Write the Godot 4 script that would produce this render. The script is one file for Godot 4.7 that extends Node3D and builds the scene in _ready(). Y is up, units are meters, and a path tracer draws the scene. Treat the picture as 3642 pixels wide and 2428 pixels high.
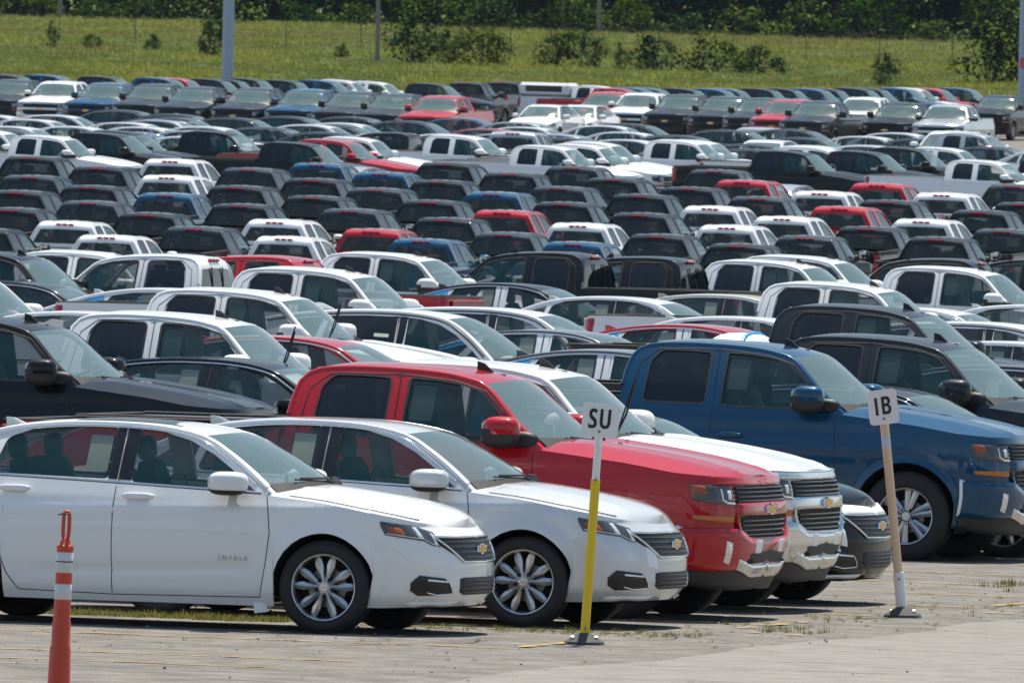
extends Node3D
const TABLE := """A|S|R|white|-2.45|115.03|impala|white sedan filling the lower left, nearest car, orange post before its door|vehicles parked side-on facing right
A|S|R|silver_white|-1.00|117.81|sheeted|silver-white sedan behind the nearest white one, its nose behind the yellow SU post|vehicles parked side-on facing right
A|P|R|red|-0.78|120.50|-|bright red pickup in the front row behind the two pale sedans|vehicles parked side-on facing right
A|P|R|white|-0.30|123.10|wiper|white pickup with chrome bumper, directly behind the red pickup, one wiper raised|vehicles parked side-on facing right
A|S|R|black|0.71|125.21|filmed|black sedan nose with white film strips, between white pickup and IB post|vehicles parked side-on facing right
A|P|R|blue|1.91|139.57|-|bright blue pickup at right, front wheel showing behind the IB post|vehicles parked side-on facing right
A|S|R|grey|3.32|141.37|-|dark grey sedan facing right, second from left in the nearer rows|vehicles parked side-on facing right
A|P|R|black|-4.99|143.72|-|glossy black pickup at the left edge with large black mirror and long hood|vehicles parked side-on facing right
A|P|R|grey|3.36|144.06|-|dark grey pickup right behind the blue one, black mirror beside the IB sign|vehicles parked side-on facing right
A|S|R|black|-2.46|145.91|-|black sedan facing right, first from left in the nearer rows|vehicles parked side-on facing right
A|P|R|white|-3.33|148.38|wiper|white pickup cab behind the black pickup at left, above the black sedan roof|vehicles parked side-on facing right
A|S|R|grey|5.38|157.26|-|dark grey sedan facing right, third from left in the nearer rows|vehicles parked side-on facing right
A|St|R|steel|1.30|160.57|-|steel grey sedan with blue pillar film, second from left in the nearer rows|vehicles parked side-on facing right
A|S|R|red|-2.06|163.72|-|red sedan facing right, second from left in the nearer rows|vehicles parked side-on facing right
A|P|R|grey|3.73|170.58|cargo|dark grey pickup with pale wrapped bundle in its bed, second behind the blue pickup|vehicles parked side-on facing right
A|P|R|white|-3.15|173.08|wiper|white pickup facing right, third from left in the nearer rows|vehicles parked side-on facing right
A|U|R|white|-0.93|175.21|-|white crossover facing right, first from left in the nearer rows|vehicles parked side-on facing right
A|S|R|white|5.97|176.08|-|white sedan facing right, sixth from left in the nearer rows|vehicles parked side-on facing right
A|St|R|steel|0.71|177.16|-|steel grey sedan with blue pillar film, first from left in the nearer rows|vehicles parked side-on facing right
A|U|R|white|5.70|178.30|-|white crossover facing right, third from left in the nearer rows|vehicles parked side-on facing right
A|S|R|white|-4.49|178.39|-|white sedan facing right, first from left in the nearer rows|vehicles parked side-on facing right
A|U|R|white|0.06|179.50|-|white crossover facing right, second from left in the nearer rows|vehicles parked side-on facing right
A|P|R|white|-6.95|183.19|-|white pickup facing right, first from left in the nearer rows|vehicles parked side-on facing right
A|St|R|red|2.36|184.41|-|red sedan with blue pillar film, second from left in the nearer rows|vehicles parked side-on facing right
A|S|R|white|3.16|193.40|-|white sedan facing right, fourth from left in the nearer rows|vehicles parked side-on facing right
A|P|R|white|-2.63|197.21|-|white pickup facing right, fourth from left in the nearer rows|vehicles parked side-on facing right
A|P|R|white|4.06|201.16|-|white pickup facing right, eighth from left in the nearer rows|vehicles parked side-on facing right
A|St|R|white|-4.28|207.25|-|white sedan with blue pillar film, in the left part of the nearer rows|vehicles parked side-on facing right
A|S|R|white|5.67|209.21|-|white sedan facing right, fifth from left in the nearer rows|vehicles parked side-on facing right
A|St|R|red|-3.74|209.23|-|red sedan with blue pillar film, first from left in the nearer rows|vehicles parked side-on facing right
A|S|R|grey|-6.47|212.16|-|dark grey sedan facing right, first from left in the nearer rows|vehicles parked side-on facing right
A|P|R|black|-7.30|214.62|-|black pickup facing right, at the left edge of the nearer rows|vehicles parked side-on facing right
A|S|R|white|1.76|214.86|-|white sedan facing right, third from left in the nearer rows|vehicles parked side-on facing right
A|S|R|white|7.59|215.16|-|white sedan facing right, seventh from left in the nearer rows|vehicles parked side-on facing right
L|P|L|white|-4.81|216.22|-|white pickup facing left, in the left part of the nearer rows|pickups parked facing left
A|P|R|white|-6.07|218.88|-|white pickup facing right, second from left in the nearer rows|vehicles parked side-on facing right
A|S|R|beige|3.31|219.95|-|beige sedan facing right, in the right part of the nearer rows|vehicles parked side-on facing right
L|P|L|red|-3.55|220.49|-|red pickup facing left, in the left part of the nearer rows|pickups parked facing left
A|S|R|red|-4.63|226.45|-|red sedan facing right, first from left in the nearer rows|vehicles parked side-on facing right
A|St|R|black|0.19|227.38|-|black sedan with blue pillar film, in the middle of the nearer rows|vehicles parked side-on facing right
A|P|R|white|6.39|233.06|-|white pickup facing right, ninth from left in the nearer rows|vehicles parked side-on facing right
A|P|R|white|-1.99|233.16|-|white pickup facing right, fifth from left in the nearer rows|vehicles parked side-on facing right
L|P|L|black|0.55|234.72|-|black pickup facing left, first from left in the nearer rows|pickups parked facing left
L|P|L|black|2.00|236.63|-|black pickup facing left, second from left in the nearer rows|pickups parked facing left
A|P|R|white|3.79|238.42|-|white pickup facing right, sixth from left in the nearer rows|vehicles parked side-on facing right
A|S|R|white|0.84|241.53|-|white sedan facing right, second from left in the nearer rows|vehicles parked side-on facing right
A|S|R|black|3.86|245.90|-|black sedan facing right, second from left in the nearer rows|vehicles parked side-on facing right
A|P|R|white|4.48|249.73|-|white pickup facing right, seventh from left in the nearer rows|vehicles parked side-on facing right
L|P|L|black|6.94|254.60|-|black pickup facing left, third from left in the nearer rows|pickups parked facing left
L|P|L|black|8.84|262.39|-|black pickup facing left, fourth from left in the nearer rows|pickups parked facing left
B|P|B|white|-9.19|360.30|-|white pickup seen from behind, second from left in rear-facing row first from the front|vehicles seen from behind
B|P|B|white|-5.17|363.09|-|white pickup seen from behind, third from left in rear-facing row first from the front|vehicles seen from behind
B|P|B|black|-12.22|363.41|-|black pickup seen from behind, first from left in rear-facing row first from the front|vehicles seen from behind
B|P|B|blue|-1.99|363.60|-|blue pickup seen from behind, third from left in rear-facing row second from the front|vehicles seen from behind
B|P|B|blue|1.55|364.71|-|blue pickup seen from behind, fourth from left in rear-facing row second from the front|vehicles seen from behind
B|P|B|black|5.36|366.22|-|black pickup seen from behind, sixth from left in rear-facing row third from the front|vehicles seen from behind
B|P|B|grey|-7.33|367.43|-|dark grey pickup seen from behind, second from left in rear-facing row second from the front|vehicles seen from behind
B|P|B|white|-10.41|369.23|-|white pickup seen from behind, first from left in rear-facing row second from the front|vehicles seen from behind
B|P|B|grey|-0.09|369.39|-|dark grey pickup seen from behind, fourth from left in rear-facing row third from the front|vehicles seen from behind
B|P|B|red|-3.20|369.65|-|red pickup seen from behind, third from left in rear-facing row third from the front|vehicles seen from behind
B|P|B|black|3.53|370.45|-|black pickup seen from behind, fifth from left in rear-facing row third from the front|vehicles seen from behind
B|P|B|grey|7.05|372.03|-|dark grey pickup seen from behind, fourth from left in rear-facing row fourth from the front|vehicles seen from behind
B|P|B|black|10.18|372.80|-|black pickup seen from behind, fifth from left in rear-facing row fourth from the front|vehicles seen from behind
B|P|B|white|-5.52|373.23|-|white pickup seen from behind, second from left in rear-facing row third from the front|vehicles seen from behind
B|P|B|white|1.69|375.17|-|white pickup seen from behind, third from left in rear-facing row fourth from the front|vehicles seen from behind
B|P|B|black|-11.91|375.17|-|black pickup seen from behind, first from left in rear-facing row third from the front|vehicles seen from behind
B|P|B|black|-8.65|375.25|-|black pickup seen from behind, first from left in rear-facing row fourth from the front|vehicles seen from behind
B|P|B|black|-1.51|375.50|-|black pickup seen from behind, second from left in rear-facing row fourth from the front|vehicles seen from behind
B|P|B|white|5.27|376.29|-|white pickup seen from behind, fifth from left in rear-facing row fifth from the front|vehicles seen from behind
B|P|B|black|8.63|377.90|-|black pickup seen from behind, sixth from left in rear-facing row fifth from the front|vehicles seen from behind
B|P|B|grey|11.95|378.62|-|dark grey pickup seen from behind, seventh from left in rear-facing row fifth from the front|vehicles seen from behind
B|P|B|grey|-3.83|379.66|-|dark grey pickup seen from behind, third from left in rear-facing row fifth from the front|vehicles seen from behind
B|P|B|grey|-10.19|380.97|-|dark grey pickup seen from behind, first from left in rear-facing row fifth from the front|vehicles seen from behind
B|P|B|black|-6.54|381.55|-|black pickup seen from behind, second from left in rear-facing row fifth from the front|vehicles seen from behind
B|P|B|red|-0.14|381.96|-|red pickup seen from behind, fourth from left in rear-facing row fifth from the front|vehicles seen from behind
B|P|B|black|3.21|382.18|-|black pickup seen from behind, fifth from left in rear-facing row sixth from the front|vehicles seen from behind
B|P|B|white|6.70|382.51|-|white pickup seen from behind, sixth from left in rear-facing row sixth from the front|vehicles seen from behind
B|P|B|white|10.13|383.76|-|white pickup seen from behind, seventh from left in rear-facing row sixth from the front|vehicles seen from behind
B|P|B|black|-12.13|385.90|-|black pickup seen from behind, first from left in rear-facing row sixth from the front|vehicles seen from behind
B|P|B|black|-1.97|386.53|-|black pickup seen from behind, fourth from left in rear-facing row sixth from the front|vehicles seen from behind
B|P|B|blue|-8.47|386.90|-|blue pickup seen from behind, second from left in rear-facing row sixth from the front|vehicles seen from behind
B|P|B|black|-4.84|387.96|-|black pickup seen from behind, third from left in rear-facing row sixth from the front|vehicles seen from behind
B|P|B|black|1.31|388.15|-|black pickup seen from behind, fourth from left in rear-facing row seventh from the front|vehicles seen from behind
B|P|B|white|5.01|388.22|-|white pickup seen from behind, fifth from left in rear-facing row seventh from the front|vehicles seen from behind
B|P|B|red|8.26|389.81|-|red pickup seen from behind, sixth from left in rear-facing row seventh from the front|vehicles seen from behind
B|P|B|black|11.72|390.62|-|black pickup seen from behind, sixth from left in rear-facing row eighth from the front|vehicles seen from behind
B|P|B|black|-10.48|391.76|-|black pickup seen from behind, first from left in rear-facing row seventh from the front|vehicles seen from behind
B|P|B|blue|-0.41|392.57|-|blue pickup seen from behind, third from left in rear-facing row seventh from the front|vehicles seen from behind
B|P|B|black|-6.81|392.76|-|black pickup seen from behind, second from left in rear-facing row seventh from the front|vehicles seen from behind
B|P|B|grey|-3.37|393.87|-|dark grey pickup seen from behind, third from left in rear-facing row eighth from the front|vehicles seen from behind
B|P|B|black|3.27|395.14|-|black pickup seen from behind, fourth from left in rear-facing row eighth from the front|vehicles seen from behind
B|P|B|grey|6.25|395.36|-|dark grey pickup seen from behind, fifth from left in rear-facing row eighth from the front|vehicles seen from behind
B|P|B|black|9.56|396.33|-|black pickup seen from behind, fifth from left in rear-facing row ninth from the front|vehicles seen from behind
B|P|B|black|13.02|397.57|-|black pickup seen from behind, sixth from left in rear-facing row ninth from the front|vehicles seen from behind
B|P|B|grey|-12.16|397.68|-|dark grey pickup seen from behind, first from left in rear-facing row eighth from the front|vehicles seen from behind
B|P|B|white|-8.68|399.22|-|white pickup seen from behind, second from left in rear-facing row eighth from the front|vehicles seen from behind
B|P|B|grey|1.28|399.36|-|dark grey pickup seen from behind, third from left in rear-facing row ninth from the front|vehicles seen from behind
B|P|B|black|-5.04|400.27|-|black pickup seen from behind, first from left in rear-facing row ninth from the front|vehicles seen from behind
B|P|B|white|7.97|401.20|-|white pickup seen from behind, fourth from left in rear-facing row tenth from the front|vehicles seen from behind
B|P|B|black|4.57|401.43|-|black pickup seen from behind, fourth from left in rear-facing row ninth from the front|vehicles seen from behind
B|P|B|black|-1.82|401.66|-|black pickup seen from behind, second from left in rear-facing row ninth from the front|vehicles seen from behind
B|P|B|white|11.11|402.46|-|white pickup seen from behind, fifth from left in rear-facing row tenth from the front|vehicles seen from behind
B|P|B|black|-10.67|406.61|-|black pickup seen from behind, first from left in rear-facing row tenth from the front|vehicles seen from behind
B|P|B|black|2.69|408.03|-|black pickup seen from behind, fourth from left in rear-facing row eleventh from the front|vehicles seen from behind
B|P|B|grey|-6.78|408.29|-|dark grey pickup seen from behind, second from left in rear-facing row tenth from the front|vehicles seen from behind
B|P|B|blue|-3.35|408.47|-|blue pickup seen from behind, third from left in rear-facing row tenth from the front|vehicles seen from behind
B|P|B|black|-0.00|409.61|-|black pickup seen from behind, third from left in rear-facing row eleventh from the front|vehicles seen from behind
B|P|B|red|9.62|409.72|-|red pickup seen from behind, sixth from left in rear-facing row eleventh from the front|vehicles seen from behind
B|P|B|red|6.12|410.27|-|red pickup seen from behind, fifth from left in rear-facing row eleventh from the front|vehicles seen from behind
B|P|B|grey|13.23|411.09|-|dark grey pickup seen from behind, fourth from left in rear-facing row twelfth from the front|vehicles seen from behind
B|P|B|black|-12.64|413.66|-|black pickup seen from behind, first from left in rear-facing row eleventh from the front|vehicles seen from behind
B|P|B|white|-8.95|414.34|-|white pickup seen from behind, second from left in rear-facing row eleventh from the front|vehicles seen from behind
B|P|B|blue|-5.10|415.08|-|blue pickup seen from behind, first from left in rear-facing row twelfth from the front|vehicles seen from behind
B|U|B|silver|7.28|415.85|-|silver crossover seen from behind, third from left in rear-facing row twelfth from the front|vehicles seen from behind
B|P|B|black|-1.72|417.27|-|black pickup seen from behind, second from left in rear-facing row twelfth from the front|vehicles seen from behind
B|P|B|grey|1.67|418.51|-|dark grey pickup seen from behind, second from left in rear-facing row thirteenth from the front|vehicles seen from behind
B|P|B|grey|5.48|419.87|-|dark grey pickup seen from behind, third from left in rear-facing row thirteenth from the front|vehicles seen from behind
B|U|B|silver|-4.25|420.60|-|silver crossover seen from behind, first from left in rear-facing row thirteenth from the front|vehicles seen from behind
T|P|R|black|-6.22|436.48|-|black pickup facing right, fourth from left in the rows beyond the rear-facing block|vehicles in the distant side-on rows
T|P|R|white|-13.22|437.92|-|white pickup facing right, second from left in the rows beyond the rear-facing block|vehicles in the distant side-on rows
T|P|R|white|12.95|438.54|-|white pickup facing right, twelfth from left in the rows beyond the rear-facing block|vehicles in the distant side-on rows
T|P|R|white|-15.03|441.20|-|white pickup facing right, first from left in the rows beyond the rear-facing block|vehicles in the distant side-on rows
T|P|R|black|15.07|441.54|-|black pickup facing right, eighth from left in the rows beyond the rear-facing block|vehicles in the distant side-on rows
T|P|R|black|7.59|441.80|-|black pickup facing right, fifth from left in the rows beyond the rear-facing block|vehicles in the distant side-on rows
T|P|R|white|0.78|442.02|-|white pickup facing right, fifth from left in the rows beyond the rear-facing block|vehicles in the distant side-on rows
T|P|R|black|-11.71|442.55|-|black pickup facing right, first from left in the rows beyond the rear-facing block|vehicles in the distant side-on rows
T|P|R|red|-5.35|443.58|-|red pickup facing right in the rows beyond the rear-facing block|vehicles in the distant side-on rows
T|P|R|black|-11.37|444.79|-|black pickup facing right, second from left in the rows beyond the rear-facing block|vehicles in the distant side-on rows
T|P|R|white|1.75|445.07|-|white pickup facing right, sixth from left in the rows beyond the rear-facing block|vehicles in the distant side-on rows
T|P|R|white|-4.76|445.77|-|white pickup facing right, third from left in the rows beyond the rear-facing block|vehicles in the distant side-on rows
T|P|R|black|9.73|446.69|-|black pickup facing right, sixth from left in the rows beyond the rear-facing block|vehicles in the distant side-on rows
T|P|R|white|2.11|447.32|-|white pickup facing right, seventh from left in the rows beyond the rear-facing block|vehicles in the distant side-on rows
T|P|R|black|-8.72|449.24|-|black pickup facing right, third from left in the rows beyond the rear-facing block|vehicles in the distant side-on rows
T|P|R|white|8.40|450.82|-|white pickup facing right, tenth from left in the rows beyond the rear-facing block|vehicles in the distant side-on rows
T|P|R|white|-1.73|451.96|-|white pickup facing right, fourth from left in the rows beyond the rear-facing block|vehicles in the distant side-on rows
T|P|R|black|11.07|452.38|-|black pickup facing right, seventh from left in the rows beyond the rear-facing block|vehicles in the distant side-on rows
T|S|R|grey|-14.90|453.42|-|dark grey sedan facing right, first from left in the rows beyond the rear-facing block|vehicles in the distant side-on rows
T|P|R|white|4.64|454.77|-|white pickup facing right, eighth from left in the rows beyond the rear-facing block|vehicles in the distant side-on rows
T|P|L|black|-3.62|454.82|-|black pickup facing left in the rows beyond the rear-facing block|vehicles in the distant side-on rows
T|S|R|white|-13.08|455.76|-|white sedan facing right, fourth from left in the rows beyond the rear-facing block|vehicles in the distant side-on rows
T|P|R|white|12.26|456.06|-|white pickup facing right, eleventh from left in the rows beyond the rear-facing block|vehicles in the distant side-on rows
T|P|R|white|5.07|456.98|-|white pickup facing right, ninth from left in the rows beyond the rear-facing block|vehicles in the distant side-on rows
T|P|B|silver|0.07|460.24|-|silver pickup seen from behind in the rows beyond the rear-facing block|vehicles in the distant side-on rows
T|S|R|white|-9.21|460.37|-|white sedan facing right, ninth from left in the rows beyond the rear-facing block|vehicles in the distant side-on rows
T|S|R|grey|-14.74|461.96|-|dark grey sedan facing right, second from left in the rows beyond the rear-facing block|vehicles in the distant side-on rows
T|S|R|black|7.29|464.22|-|black sedan facing right, eleventh from left in the rows beyond the rear-facing block|vehicles in the distant side-on rows
T|S|R|blue|-11.11|466.64|-|blue sedan facing right, first from left in the rows beyond the rear-facing block|vehicles in the distant side-on rows
T|S|R|silver|-3.76|467.39|-|silver sedan facing right, third from left in the rows beyond the rear-facing block|vehicles in the distant side-on rows
T|S|R|silver|-9.29|468.98|-|silver sedan facing right, second from left in the rows beyond the rear-facing block|vehicles in the distant side-on rows
T|S|R|black|-1.95|469.73|-|black sedan facing right, seventh from left in the rows beyond the rear-facing block|vehicles in the distant side-on rows
T|S|R|silver|5.63|470.42|-|silver sedan facing right, seventh from left in the rows beyond the rear-facing block|vehicles in the distant side-on rows
T|S|R|white|-14.82|470.56|-|white sedan facing right, second from left in the rows beyond the rear-facing block|vehicles in the distant side-on rows
T|S|R|black|7.45|472.76|-|black sedan facing right, twelfth from left in the rows beyond the rear-facing block|vehicles in the distant side-on rows
T|S|R|white|-13.00|472.90|-|white sedan facing right, sixth from left in the rows beyond the rear-facing block|vehicles in the distant side-on rows
T|S|R|black|-5.42|473.59|-|black sedan facing right, fourth from left in the rows beyond the rear-facing block|vehicles in the distant side-on rows
T|S|R|grey|1.92|474.35|-|dark grey sedan facing right, eighth from left in the rows beyond the rear-facing block|vehicles in the distant side-on rows
T|S|R|white|9.26|475.10|-|white sedan facing right, nineteenth from left in the rows beyond the rear-facing block|vehicles in the distant side-on rows
T|S|R|white|-10.95|475.18|-|white sedan facing right, eighth from left in the rows beyond the rear-facing block|vehicles in the distant side-on rows
T|S|R|white|16.61|475.86|-|white sedan facing right, twenty-third from left in the rows beyond the rear-facing block|vehicles in the distant side-on rows
T|S|R|white|-3.61|475.93|-|white sedan facing right, thirteenth from left in the rows beyond the rear-facing block|vehicles in the distant side-on rows
T|S|R|white|3.74|476.69|-|white sedan facing right, eighteenth from left in the rows beyond the rear-facing block|vehicles in the distant side-on rows
T|S|R|white|11.08|477.44|-|white sedan facing right, twenty-first from left in the rows beyond the rear-facing block|vehicles in the distant side-on rows
T|S|R|white|-9.13|477.52|-|white sedan facing right, tenth from left in the rows beyond the rear-facing block|vehicles in the distant side-on rows
T|S|R|white|-1.79|478.27|-|white sedan facing right, fourteenth from left in the rows beyond the rear-facing block|vehicles in the distant side-on rows
T|S|R|grey|5.55|479.03|-|dark grey sedan facing right, ninth from left in the rows beyond the rear-facing block|vehicles in the distant side-on rows
T|S|R|grey|-7.32|479.86|-|dark grey sedan facing right, fifth from left in the rows beyond the rear-facing block|vehicles in the distant side-on rows
T|S|R|silver|0.03|480.61|-|silver sedan facing right, fourth from left in the rows beyond the rear-facing block|vehicles in the distant side-on rows
T|S|R|grey|14.95|482.05|-|dark grey sedan facing right, twelfth from left in the rows beyond the rear-facing block|vehicles in the distant side-on rows
T|S|F|white|7.74|483.33|-|white sedan facing the camera in the rows beyond the rear-facing block|vehicles in the distant side-on rows
T|S|R|silver|1.69|484.23|-|silver sedan facing right, sixth from left in the rows beyond the rear-facing block|vehicles in the distant side-on rows
T|S|R|white|-11.68|484.55|-|white sedan facing right, seventh from left in the rows beyond the rear-facing block|vehicles in the distant side-on rows
T|P|R|silver|13.94|485.66|-|silver pickup facing right in the rows beyond the rear-facing block|vehicles in the distant side-on rows
T|S|R|white|-14.74|487.71|-|white sedan facing right, third from left in the rows beyond the rear-facing block|vehicles in the distant side-on rows
T|S|R|white|-6.06|488.49|-|white sedan facing right, eleventh from left in the rows beyond the rear-facing block|vehicles in the distant side-on rows
T|P|F|white|13.75|490.01|-|white pickup facing the camera in the rows beyond the rear-facing block|vehicles in the distant side-on rows
T|S|R|black|5.37|490.02|-|black sedan facing right, ninth from left in the rows beyond the rear-facing block|vehicles in the distant side-on rows
T|S|R|black|-5.34|490.73|-|black sedan facing right, fifth from left in the rows beyond the rear-facing block|vehicles in the distant side-on rows
T|S|R|white|-16.12|491.60|-|white sedan facing right, first from left in the rows beyond the rear-facing block|vehicles in the distant side-on rows
T|S|R|grey|9.34|492.24|-|dark grey sedan facing right, tenth from left in the rows beyond the rear-facing block|vehicles in the distant side-on rows
T|S|R|silver|-10.87|492.32|-|silver sedan facing right, first from left in the rows beyond the rear-facing block|vehicles in the distant side-on rows
T|S|R|red|-0.52|492.86|-|red sedan facing right, second from left in the rows beyond the rear-facing block|vehicles in the distant side-on rows
T|S|R|white|3.82|493.83|-|white sedan facing right, seventeenth from left in the rows beyond the rear-facing block|vehicles in the distant side-on rows
T|S|R|red|-16.40|493.90|-|red sedan facing right, first from left in the rows beyond the rear-facing block|vehicles in the distant side-on rows
T|S|R|grey|-11.19|495.03|-|dark grey sedan facing right, third from left in the rows beyond the rear-facing block|vehicles in the distant side-on rows
T|S|R|grey|13.21|496.86|-|dark grey sedan facing right, eleventh from left in the rows beyond the rear-facing block|vehicles in the distant side-on rows
T|S|R|white|-5.18|498.05|-|white sedan facing right, twelfth from left in the rows beyond the rear-facing block|vehicles in the distant side-on rows
T|S|R|white|-14.31|498.08|-|white sedan facing right, fifth from left in the rows beyond the rear-facing block|vehicles in the distant side-on rows
T|S|R|white|11.51|499.80|-|white sedan facing right, twentieth from left in the rows beyond the rear-facing block|vehicles in the distant side-on rows
T|S|R|grey|-10.62|500.09|-|dark grey sedan facing right, fourth from left in the rows beyond the rear-facing block|vehicles in the distant side-on rows
T|S|R|white|0.69|501.67|-|white sedan facing right, fifteenth from left in the rows beyond the rear-facing block|vehicles in the distant side-on rows
T|S|R|black|7.17|505.05|-|black sedan facing right, tenth from left in the rows beyond the rear-facing block|vehicles in the distant side-on rows
T|S|R|black|-8.79|505.41|-|black sedan facing right, third from left in the rows beyond the rear-facing block|vehicles in the distant side-on rows
T|S|R|black|-3.20|508.39|-|black sedan facing right, sixth from left in the rows beyond the rear-facing block|vehicles in the distant side-on rows
T|S|R|black|-10.79|509.46|-|black sedan facing right, second from left in the rows beyond the rear-facing block|vehicles in the distant side-on rows
T|S|R|white|12.80|510.21|-|white sedan facing right, twenty-second from left in the rows beyond the rear-facing block|vehicles in the distant side-on rows
T|S|R|white|3.26|511.73|-|white sedan facing right, sixteenth from left in the rows beyond the rear-facing block|vehicles in the distant side-on rows
T|S|R|grey|-7.16|514.14|-|dark grey sedan facing right, sixth from left in the rows beyond the rear-facing block|vehicles in the distant side-on rows
T|S|R|black|9.34|514.15|-|black sedan facing right, thirteenth from left in the rows beyond the rear-facing block|vehicles in the distant side-on rows
T|S|R|silver|0.42|514.83|-|silver sedan facing right, fifth from left in the rows beyond the rear-facing block|vehicles in the distant side-on rows
T|S|R|black|-12.69|515.73|-|black sedan facing right, first from left in the rows beyond the rear-facing block|vehicles in the distant side-on rows
T|S|R|grey|-5.11|516.41|-|dark grey sedan facing right, seventh from left in the rows beyond the rear-facing block|vehicles in the distant side-on rows
T|S|F|silver|8.00|518.38|-|silver sedan facing the camera in the rows beyond the rear-facing block|vehicles in the distant side-on rows
T|S|R|black|4.05|519.51|-|black sedan facing right, eighth from left in the rows beyond the rear-facing block|vehicles in the distant side-on rows
T|S|R|blue|-1.47|521.09|-|blue sedan facing right, second from left in the rows beyond the rear-facing block|vehicles in the distant side-on rows
F|P|F|red|-2.59|563.51|-|red pickup facing the camera, first from left in the far front-facing row|vehicles facing the camera
F|P|F|grey|-4.20|565.91|-|dark grey pickup facing the camera, sixth from left in the far front-facing row|vehicles facing the camera
F|P|F|grey|-5.77|568.39|-|dark grey pickup facing the camera, fifth from left in the far front-facing row|vehicles facing the camera
F|P|F|blue|-7.50|570.39|-|blue pickup facing the camera, second from left in the far front-facing row|vehicles facing the camera
F|P|F|grey|-9.43|572.00|-|dark grey pickup facing the camera, fourth from left in the far front-facing row|vehicles facing the camera
F|P|F|grey|-11.54|572.80|-|dark grey pickup facing the camera, third from left in the far front-facing row|vehicles facing the camera
F|P|F|grey|-13.16|575.13|-|dark grey pickup facing the camera, second from left in the far front-facing row|vehicles facing the camera
F|S|F|silver|-6.07|575.90|-|silver sedan facing the camera in the far front-facing row|vehicles facing the camera
F|P|F|blue|-14.96|576.89|-|blue pickup facing the camera, first from left in the far front-facing row|vehicles facing the camera
F|S|F|white|1.09|578.22|-|white sedan facing the camera, first from left in the far front-facing row|vehicles facing the camera
F|P|F|white|-16.74|578.69|-|white pickup facing the camera, first from left in the far front-facing row|vehicles facing the camera
F|P|F|grey|-18.52|580.48|-|dark grey pickup facing the camera, first from left in the far front-facing row|vehicles facing the camera
F|P|F|silver|16.20|582.00|-|silver pickup facing the camera in the far front-facing row|vehicles facing the camera
F|P|F|grey|11.39|582.72|-|dark grey pickup facing the camera, tenth from left in the far front-facing row|vehicles facing the camera
F|S|F|white|2.46|583.39|-|white sedan facing the camera, second from left in the far front-facing row|vehicles facing the camera
F|P|F|black|14.48|584.00|-|black pickup facing the camera, first from left in the far front-facing row|vehicles facing the camera
F|P|F|red|10.37|587.15|-|red pickup facing the camera, third from left in the far front-facing row|vehicles facing the camera
F|P|F|grey|9.38|591.75|-|dark grey pickup facing the camera, ninth from left in the far front-facing row|vehicles facing the camera
F|P|F|grey|8.05|595.06|-|dark grey pickup facing the camera, eighth from left in the far front-facing row|vehicles facing the camera
F|P|F|grey|6.47|597.51|-|dark grey pickup facing the camera, seventh from left in the far front-facing row|vehicles facing the camera
F|P|F|white|4.93|600.12|-|white pickup facing the camera, second from left in the far front-facing row|vehicles facing the camera
F|P|F|red|3.66|603.68|-|red pickup facing the camera, second from left in the far front-facing row|vehicles facing the camera
Z|P|R|grey|-19.91|608.00|-|dark grey pickup facing right in the farthest row below the meadow|pickups in the farthest row
Z|P|R|blue|-18.42|610.40|-|blue pickup facing right, first from left in the farthest row below the meadow|pickups in the farthest row
F|P|F|white|13.70|612.00|-|white pickup facing the camera, third from left in the far front-facing row|vehicles facing the camera
Z|P|R|black|-16.33|612.80|-|black pickup facing right, first from left in the farthest row below the meadow|pickups in the farthest row
Z|P|R|blue|-14.23|615.20|-|blue pickup facing right, second from left in the farthest row below the meadow|pickups in the farthest row
Z|P|R|red|-13.66|617.60|-|red pickup facing right, first from left in the farthest row below the meadow|pickups in the farthest row
Z|P|R|black|-12.30|620.00|-|black pickup facing right, second from left in the farthest row below the meadow|pickups in the farthest row
Z|P|R|black|-11.72|622.40|-|black pickup facing right, third from left in the farthest row below the meadow|pickups in the farthest row
Z|P|R|black|-10.94|624.80|-|black pickup facing right, fourth from left in the farthest row below the meadow|pickups in the farthest row
Z|P|R|black|-9.49|627.17|-|black pickup facing right, fifth from left in the farthest row below the meadow|pickups in the farthest row
Z|P|R|blue|-8.01|629.05|-|blue pickup facing right, third from left in the farthest row below the meadow|pickups in the farthest row
Z|P|R|white|-7.29|631.15|-|white pickup facing right, first from left in the farthest row below the meadow|pickups in the farthest row
Z|P|R|black|-3.60|632.40|-|black pickup facing right, sixth from left in the farthest row below the meadow|pickups in the farthest row
Z|P|R|red|3.92|634.50|-|red pickup facing right, second from left in the farthest row below the meadow|pickups in the farthest row
Z|P|R|white|-6.01|635.43|-|white pickup facing right, second from left in the farthest row below the meadow|pickups in the farthest row
Z|P|R|blue|4.55|636.74|-|blue pickup facing right, fourth from left in the farthest row below the meadow|pickups in the farthest row
Z|P|R|blue|5.18|638.86|-|blue pickup facing right, fifth from left in the farthest row below the meadow|pickups in the farthest row
Z|P|R|black|6.60|640.75|-|black pickup facing right, seventh from left in the farthest row below the meadow|pickups in the farthest row
F|P|B|black|-1.95|643.27|-|black pickup seen from behind, first from left in the far front-facing row|vehicles facing the camera
F|P|R|white|3.16|644.04|cap|white pickup with a windowed cap over its bed, in the far front-facing row|vehicles facing the camera
Z|P|R|blue|7.88|645.03|-|blue pickup facing right, sixth from left in the farthest row below the meadow|pickups in the farthest row
Z|P|R|blue|8.49|647.16|-|blue pickup facing right, seventh from left in the farthest row below the meadow|pickups in the farthest row
F|P|B|black|-0.46|649.14|-|black pickup seen from behind, second from left in the far front-facing row|vehicles facing the camera
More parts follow.
